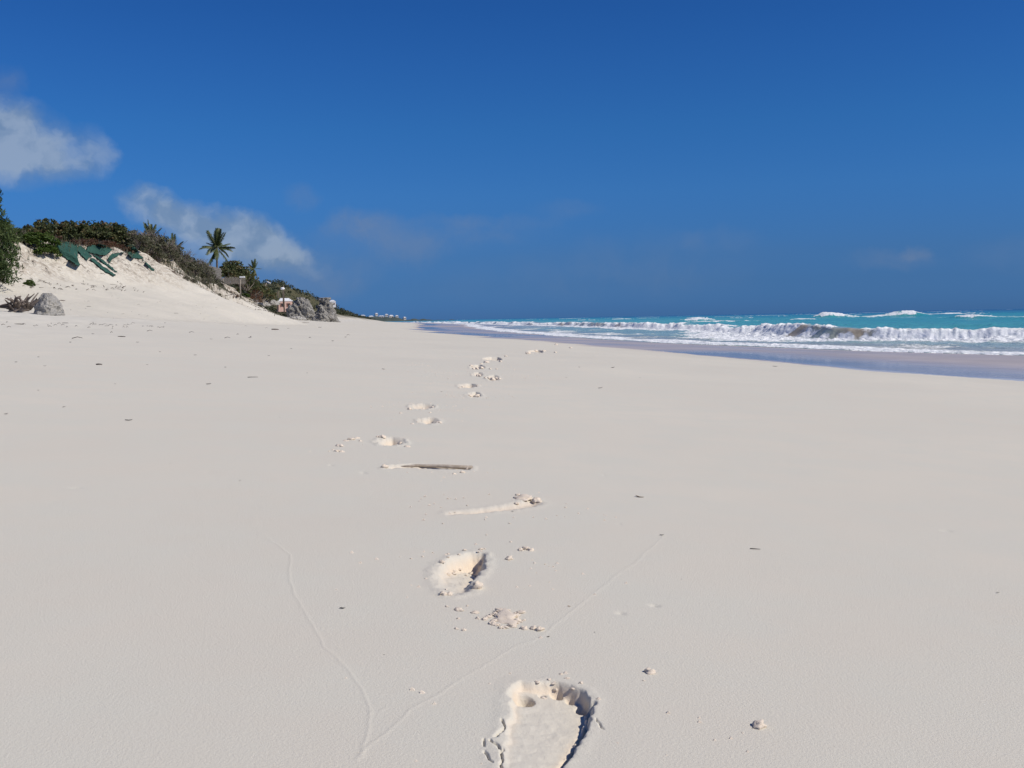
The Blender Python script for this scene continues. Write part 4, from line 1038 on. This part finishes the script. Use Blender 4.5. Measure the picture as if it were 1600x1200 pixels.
def scrap_mesh(seed, curl=.35):
    """a small curled leaf or scrap of weed"""
    r = np.random.default_rng(seed); m = MB(); n = 9
    row = []
    for i in range(n):
        t = i / (n - 1); w_ = math.sin(math.pi * min(.97, t * .92 + .06)) * .28 * r.uniform(.85, 1.15); zc_ = .05 + curl * (t - .5) ** 2 + r.normal() * .02
        row.append([m.bm.verts.new((t - .5, -w_, zc_ + curl * .22)), m.bm.verts.new((t - .5, 0, zc_)), m.bm.verts.new((t - .5, w_, zc_ + curl * .18))])
    for A, B in zip(row, row[1:]):
        for k in range(2): m.bm.faces.new((A[k], A[k + 1], B[k + 1], B[k]))
    me = m.mesh('scrap'); return me
SCR = [scrap_mesh(s_) for s_ in range(4)]
bits = [(201, 657, 11, 0, 'dark curled leaf on the smooth left sand'), (326, 600.5, 8, 0, 'small dark weed scrap in the left middle of the beach'), (938, 606.5, 7, 0, 'dark lump of weed right of the far footprints'), (957, 575, 7, 0, 'flat dark weed scrap nearest the wet sand'),
        (999, 777, 13, 1, 'tan curled leaf on the smooth sand right of the scuff'), (1034, 836, 7, 0, 'dark seed at the upper end of the straight swash line'), (535, 950.5, 9, 0, 'dark sliver of weed left of the crumbs'), (1559, 926, 5, 0, 'lone dark speck at the far right of the sand'),
        (801, 799, 4, 0, 'dark speck at the foot of the crumbled mound'), (10, 647, 7, 0, 'dark weed scrap at the left edge of the sand'), (599, 577, 5, 0, 'dark weed scrap above the crumbled prints'), (100, 636, 5, 0, 'small weed scrap left of the curled leaf'),
        (889, 947.5, 5, 1, 'tan chip at the middle of the straight swash line'), (857, 995, 5, 0, 'dark chip just below the row of crumbs'), (1211, 573, 7, 0, 'dark weed scrap at the edge of the wet sand')]
for i, (u, v, n, k, lab) in enumerate(bits):
    p, _ = hits([(u, v)]); s_ = n * p[0][1] / F
    o = link('dry_leaf' if i in (0, 4) else 'seaweed_scrap', SCR[i % 4], None, None, True); o.location = p[0] + [0, 0, .0]
    mt = LEAFDRY if k else WEED
    if not SCR[i % 4].materials: SCR[i % 4].materials.append(WEED)
    o.material_slots[0].link = 'OBJECT'; o.material_slots[0].material = mt
    o.scale = (s_, s_ * 1.3, s_ * .9); o.rotation_euler = (rr.uniform(-.2, .2), rr.uniform(-.2, .2), rr.uniform(-.5, .5)); tag(o, lab, 'leaf' if i in (0, 4) else 'seaweed')
spk = [(283, 692, 4), (286, 698, 3), (297, 713, 3), (375, 751, 4), (437, 652, 3), (266, 724, 3), (484, 707, 3), (260, 683, 3), (405, 676, 3), (929, 988, 3), (700, 592, 3), (1000, 590, 3), (60, 558, 5), (70, 572, 5), (110, 535, 6), (230, 570, 4), (250, 550, 5), (305, 555, 6), (352, 574, 5), (420, 556, 5), (480, 583, 4), (455, 545, 5), (330, 530, 5), (390, 528, 6), (520, 533, 6), (145, 522, 6), (215, 535, 6), (500, 512, 7), (540, 527, 5), (180, 600, 4), (60, 610, 4), (25, 566, 6), (600, 1023, 3), (1003, 1130, 4), (980, 1160, 4), (1100, 1178, 4), (1065, 905, 2.5), (885, 590, 4), (905, 574, 5), (690, 612, 4)]
P_, _ = hits([(u, v) for u, v, n in spk])
for i, (u, v, n) in enumerate(spk):
    s_ = .75 * n * P_[i][1] / F; o = link('weed_speck', SCR[i % 4], None, None, True); o.location = P_[i]; o.scale = (s_, s_ * 1.6, s_ * 1.1); o.rotation_euler.z = rr.uniform(0, 3)
    tag(o, 'tiny dark weed speck on the bare sand ' + ('of the upper left beach' if v < 620 and u < 560 else 'left of the footprints' if u < 640 else 'right of the footprints'), 'seaweed', 'weed specks scattered over the beach')

# wrack line and pebbles high on the beach, beyond counting
m = MB(); r = np.random.default_rng(21); uv = []
for k in range(90):
    if k < 40: uv.append((r.uniform(-20, 260), 509 + r.normal() * 2.2 - .008 * r.uniform(0, 100)))
    elif k < 62: uv.append((r.uniform(0, 560), r.uniform(498, 530)))
    else: uv.append((r.uniform(60, 340), r.uniform(462, 500)))
P_, ok = hits(uv, near=10, far=150)
for q, g in zip(P_, ok):
    if not g: continue
    ln = r.uniform(.04, .14); a = r.normal() * .7; dv = Vector((math.cos(a) * ln, math.sin(a) * ln * 2, 0)); b = Vector(q) + Vector((0, 0, .008))
    m.tube([b - dv * .5, b + Vector((0, 0, .02)), b + dv * .5], .008, .004, 3)
o = m.build('wrack', WEED); tag(o, 'line of dry seaweed wrack high on the left beach', 'seaweed', None, 'stuff')

# ------------------------------------------------------------------ clods of sand thrown up round the footprints
def clod_mesh(seed, sub=3, rough=.36):
    bm = bmesh.new(); bmesh.ops.create_icosphere(bm, subdivisions=sub, radius=.5); me = bpy.data.meshes.new('clod'); bm.to_mesh(me); bm.free()
    n = len(me.vertices); co = np.empty(n * 3, np.float32); me.vertices.foreach_get('co', co); co = co.reshape(-1, 3).astype(float)
    f = 1 + rough * fbm(co[:, 0] * 3 + seed * 5, co[:, 1] * 3 + co[:, 2] * 2.3, 4, 800 + seed, .6); co *= f[:, None]; co[:, 2] = np.maximum(co[:, 2], -.18) * .85
    me.vertices.foreach_set('co', co.astype(np.float32).ravel()); me.update(); me.materials.append(CLODM); return me
CL = [clod_mesh(s_) for s_ in range(7)]
big = [(813, 860.5, 9, 'left crumb of the three clods right of the rounded footprint'), (821, 859, 12, 'middle and tallest of the three clods right of the rounded footprint'), (828.5, 860.5, 10, 'right crumb of the three clods right of the rounded footprint'), (795, 874, 12, 'single clod left below the three clods'),
       (745, 920, 21, 'dark pyramid shaped clod below the rounded footprint'), (692, 931, 13, 'left of two clods at the heel of the rounded footprint'), (702, 931, 11, 'right of two clods at the heel of the rounded footprint'), (789, 968, 44, 'broad cracked cake of sand between the two nearest prints'),
       (780, 957, 15, 'lump on the far rim of the cracked sand cake'), (818, 983, 11, 'first crumb in the row right of the cracked sand cake'), (833, 983, 11, 'second crumb in the row right of the cracked sand cake'), (843, 985, 15, 'largest crumb at the end of the row right of the sand cake'), (808, 971, 12, 'lump on the right rim of the cracked sand cake'),
       (742, 958, 14, 'flat clod just left of the cracked sand cake'), (716, 954, 15, 'flat clod farthest left of the cracked sand cake'), (814, 958, 14, 'thin flat crumb above the row of crumbs'), (1015, 1052, 17, 'pair of sand lumps alone right of the nearest print'), (1186, 1137, 23, 'pale knobbly clod at the lower right'),
       (600, 732, 13, 'clod at the left end of the straight groove'), (731, 732, 14, 'clod at the right end of the straight groove'), (818, 779, 30, 'crumbled sand mound on the sideways scuff'), (838, 783, 16, 'small clod right of the crumbled mound')]
uvs = [(b[0], b[1]) for b in big]; P_ = carved(hits(uvs)[0])
for i, (u, v, n, lab) in enumerate(big):
    s_ = n * P_[i][1] / F; o = link('sand_clod', CL[i % 7], None, None, True); fl = .75
    if n > 25: fl = .34
    if 'flat' in lab: fl = .4
    o.location = P_[i] + np.array([0, s_ * .2, s_ * .08 * fl - (.002 if n > 25 else 0)]); o.scale = (s_, s_ * (1.4 if n > 25 else .9), s_ * fl * (1.25 if 'pyramid' in lab else 1)); o.rotation_euler.z = rr.uniform(0, 1.0) if n < 25 else 0; tag(o, lab, 'clod')
SHORT = ['toes of the nearest footprint', 'rounded footprint with the dark wall', 'long sideways scuff', 'groove with the rod for its shaded lip', 'crumbled footprint beyond the stick', 'shallow footprint with a dark right tip', 'pale shallow footprint further up the track',
         'small footprint with a dark right half', 'wide pale footprint above the dark half one', 'churned footprint with spiky crumbs', 'far footprint left of the track', 'farther footprint with scattered crumbs', 'faint print between two crumbled ones', 'faintest print farthest along the track']
small = [(713, 983, 6), (725, 985, 7), (746, 967, 7), (716, 967, 5), (848, 1076, 10), (868, 1067, 8), (885, 1061, 8), (907, 1069, 7), (876, 1054, 6), (935, 1094, 8), (839, 1066, 8), (858, 1063, 6), (895, 1073, 7), (722, 739, 9), (710, 741, 6), (526, 706, 9), (534, 707, 9), (531, 698, 11), (540, 690, 8), (548, 688, 12), (557, 686, 9), (563, 690, 6), (520, 704, 5), (514, 706, 4), (484, 706, 4),
         (618, 691, 11), (611, 694, 7), (598, 685, 12), (590, 684, 7), (636, 699, 9), (626, 691, 7), (686, 662, 9), (672, 657, 7), (678, 659, 6), (668, 634, 9), (640, 640, 7), (676, 635, 7), (660, 633, 5), (672, 645, 4), (626, 646, 4), (644, 663, 5), (652, 661, 5), (733, 617, 9), (745, 620, 9), (739, 617, 5), (746, 603, 8), (722, 604, 6), (718, 607, 5), (738, 603, 5), (770, 592, 10), (764, 590, 7), (776, 590, 8), (780, 593, 5), (772, 587, 6), (758, 591, 5),
         (736, 572, 7), (752, 576, 9), (745, 577, 7), (740, 577, 5), (748, 587, 7), (766, 577, 4), (776, 577, 4), (778, 560, 9), (770, 562, 7), (760, 567, 8), (782, 566, 6), (752, 569, 5), (790, 557, 5), (825, 553, 8), (850, 549, 6), (836, 547, 6), (868, 551, 5), (869, 539, 5), (892, 544, 5), (690, 880, 9), (700, 884, 7), (708, 876, 8), (718, 872, 6), (735, 872, 8), (728, 878, 6), (700, 866, 5), (642, 873, 4), (660, 870, 4), (665, 905, 4), (697, 921, 5), (1006, 1064, 4), (1160, 1146, 4), (965, 1162, 6), (990, 1160, 4), (730, 790, 3), (758, 812, 3), (796, 818, 3), (692, 818, 3), (760, 836, 3), (798, 847, 4), (835, 880, 4), (852, 882, 3), (883, 793, 4), (698, 948, 5), (730, 947, 4)]
P_ = carved(hits([(u, v) for u, v, n in small])[0])
for i, (u, v, n) in enumerate(small):
    s_ = n * P_[i][1] / F; o = link('sand_crumb', CL[(i * 3) % 7], None, None, True); o.location = P_[i] + np.array([0, s_ * .1, s_ * .05]); o.scale = (s_, s_ * rr.uniform(.8, 1.1), s_ * rr.uniform(.55, .85)); o.rotation_euler.z = rr.uniform(0, 6)
    tag(o, 'small sand crumb by the ' + SHORT[int(np.argmin([np.hypot(*(pr['poly'].mean(0) - P_[i][:2])) for pr in PRINTS]))], 'crumb', 'sand crumbs along the footprint track')
cake = [(789 + 34 * math.cos(k * 2.4) * (.55 + .45 * ((k * 7) % 10) / 10), 968 + 15 * math.sin(k * 2.4) * (.6 + .4 * ((k * 3) % 10) / 10), 4 + (k * 5) % 8) for k in range(34)] + [(700 + 8.5 * k, 872 + 9 * math.sin(k * 1.7) - 1.2 * k, 4 + (k * 3) % 5) for k in range(7)] + [(818 + 20 * math.cos(k * 2.1), 780 + 7 * math.sin(k * 2.1), 4 + (k * 3) % 6) for k in range(14)]
P_ = carved(hits([(u, v) for u, v, n in cake])[0])
for i, (u, v, n) in enumerate(cake):
    s_ = n * P_[i][1] / F; o = link('sand_crumb', CL[(i * 2) % 7], None, None, True); o.location = P_[i] + np.array([0, s_ * .1, s_ * .05]); o.scale = (s_, s_ * rr.uniform(.8, 1.1), s_ * rr.uniform(.5, .8)); o.rotation_euler.z = rr.uniform(0, 6)
    tag(o, 'small sand crumb ' + ('scattered round the broad cracked sand cake' if i < 34 else 'inside the far wall of the rounded footprint' if i < 41 else 'on the crumbled mound of the sideways scuff'), 'crumb', 'sand crumbs along the footprint track')
# finer grains kicked out round the prints
m = MB(); r = np.random.default_rng(31); Cn = []
for pr in PRINTS:
    c0 = pr['poly'].mean(0); R0 = np.hypot(*(pr['poly'] - c0).T).max()
    for k in range(34):
        a = r.uniform(0, 6.28); q = R0 * (.75 + abs(r.normal()) * .45); Cn.append((c0[0] + math.cos(a) * q, c0[1] + math.sin(a) * q * .9))
Cn = np.array(Cn); zz = carved(np.column_stack([Cn, beach(Cn[:, 0], Cn[:, 1])]))[:, 2]
for (x, y), z in zip(Cn, zz):
    s_ = r.uniform(.0010, .0032) * (1 + y * .12)
    vv = [m.bm.verts.new(Vector((x, y, z)) + Vector(q) * s_) for q in ((-1, -.8, -.1), (1, -.7, -.1), (.9, .9, -.1), (-.8, .9, -.1), (r.normal() * .3, r.normal() * .3, 1.1))]
    for f in ((0, 1, 4), (1, 2, 4), (2, 3, 4), (3, 0, 4)): m.bm.faces.new([vv[j] for j in f])
o = m.build('sand_grains', CLODM); tag(o, 'fine sand grains kicked out round the footprints', 'sand', None, 'stuff')
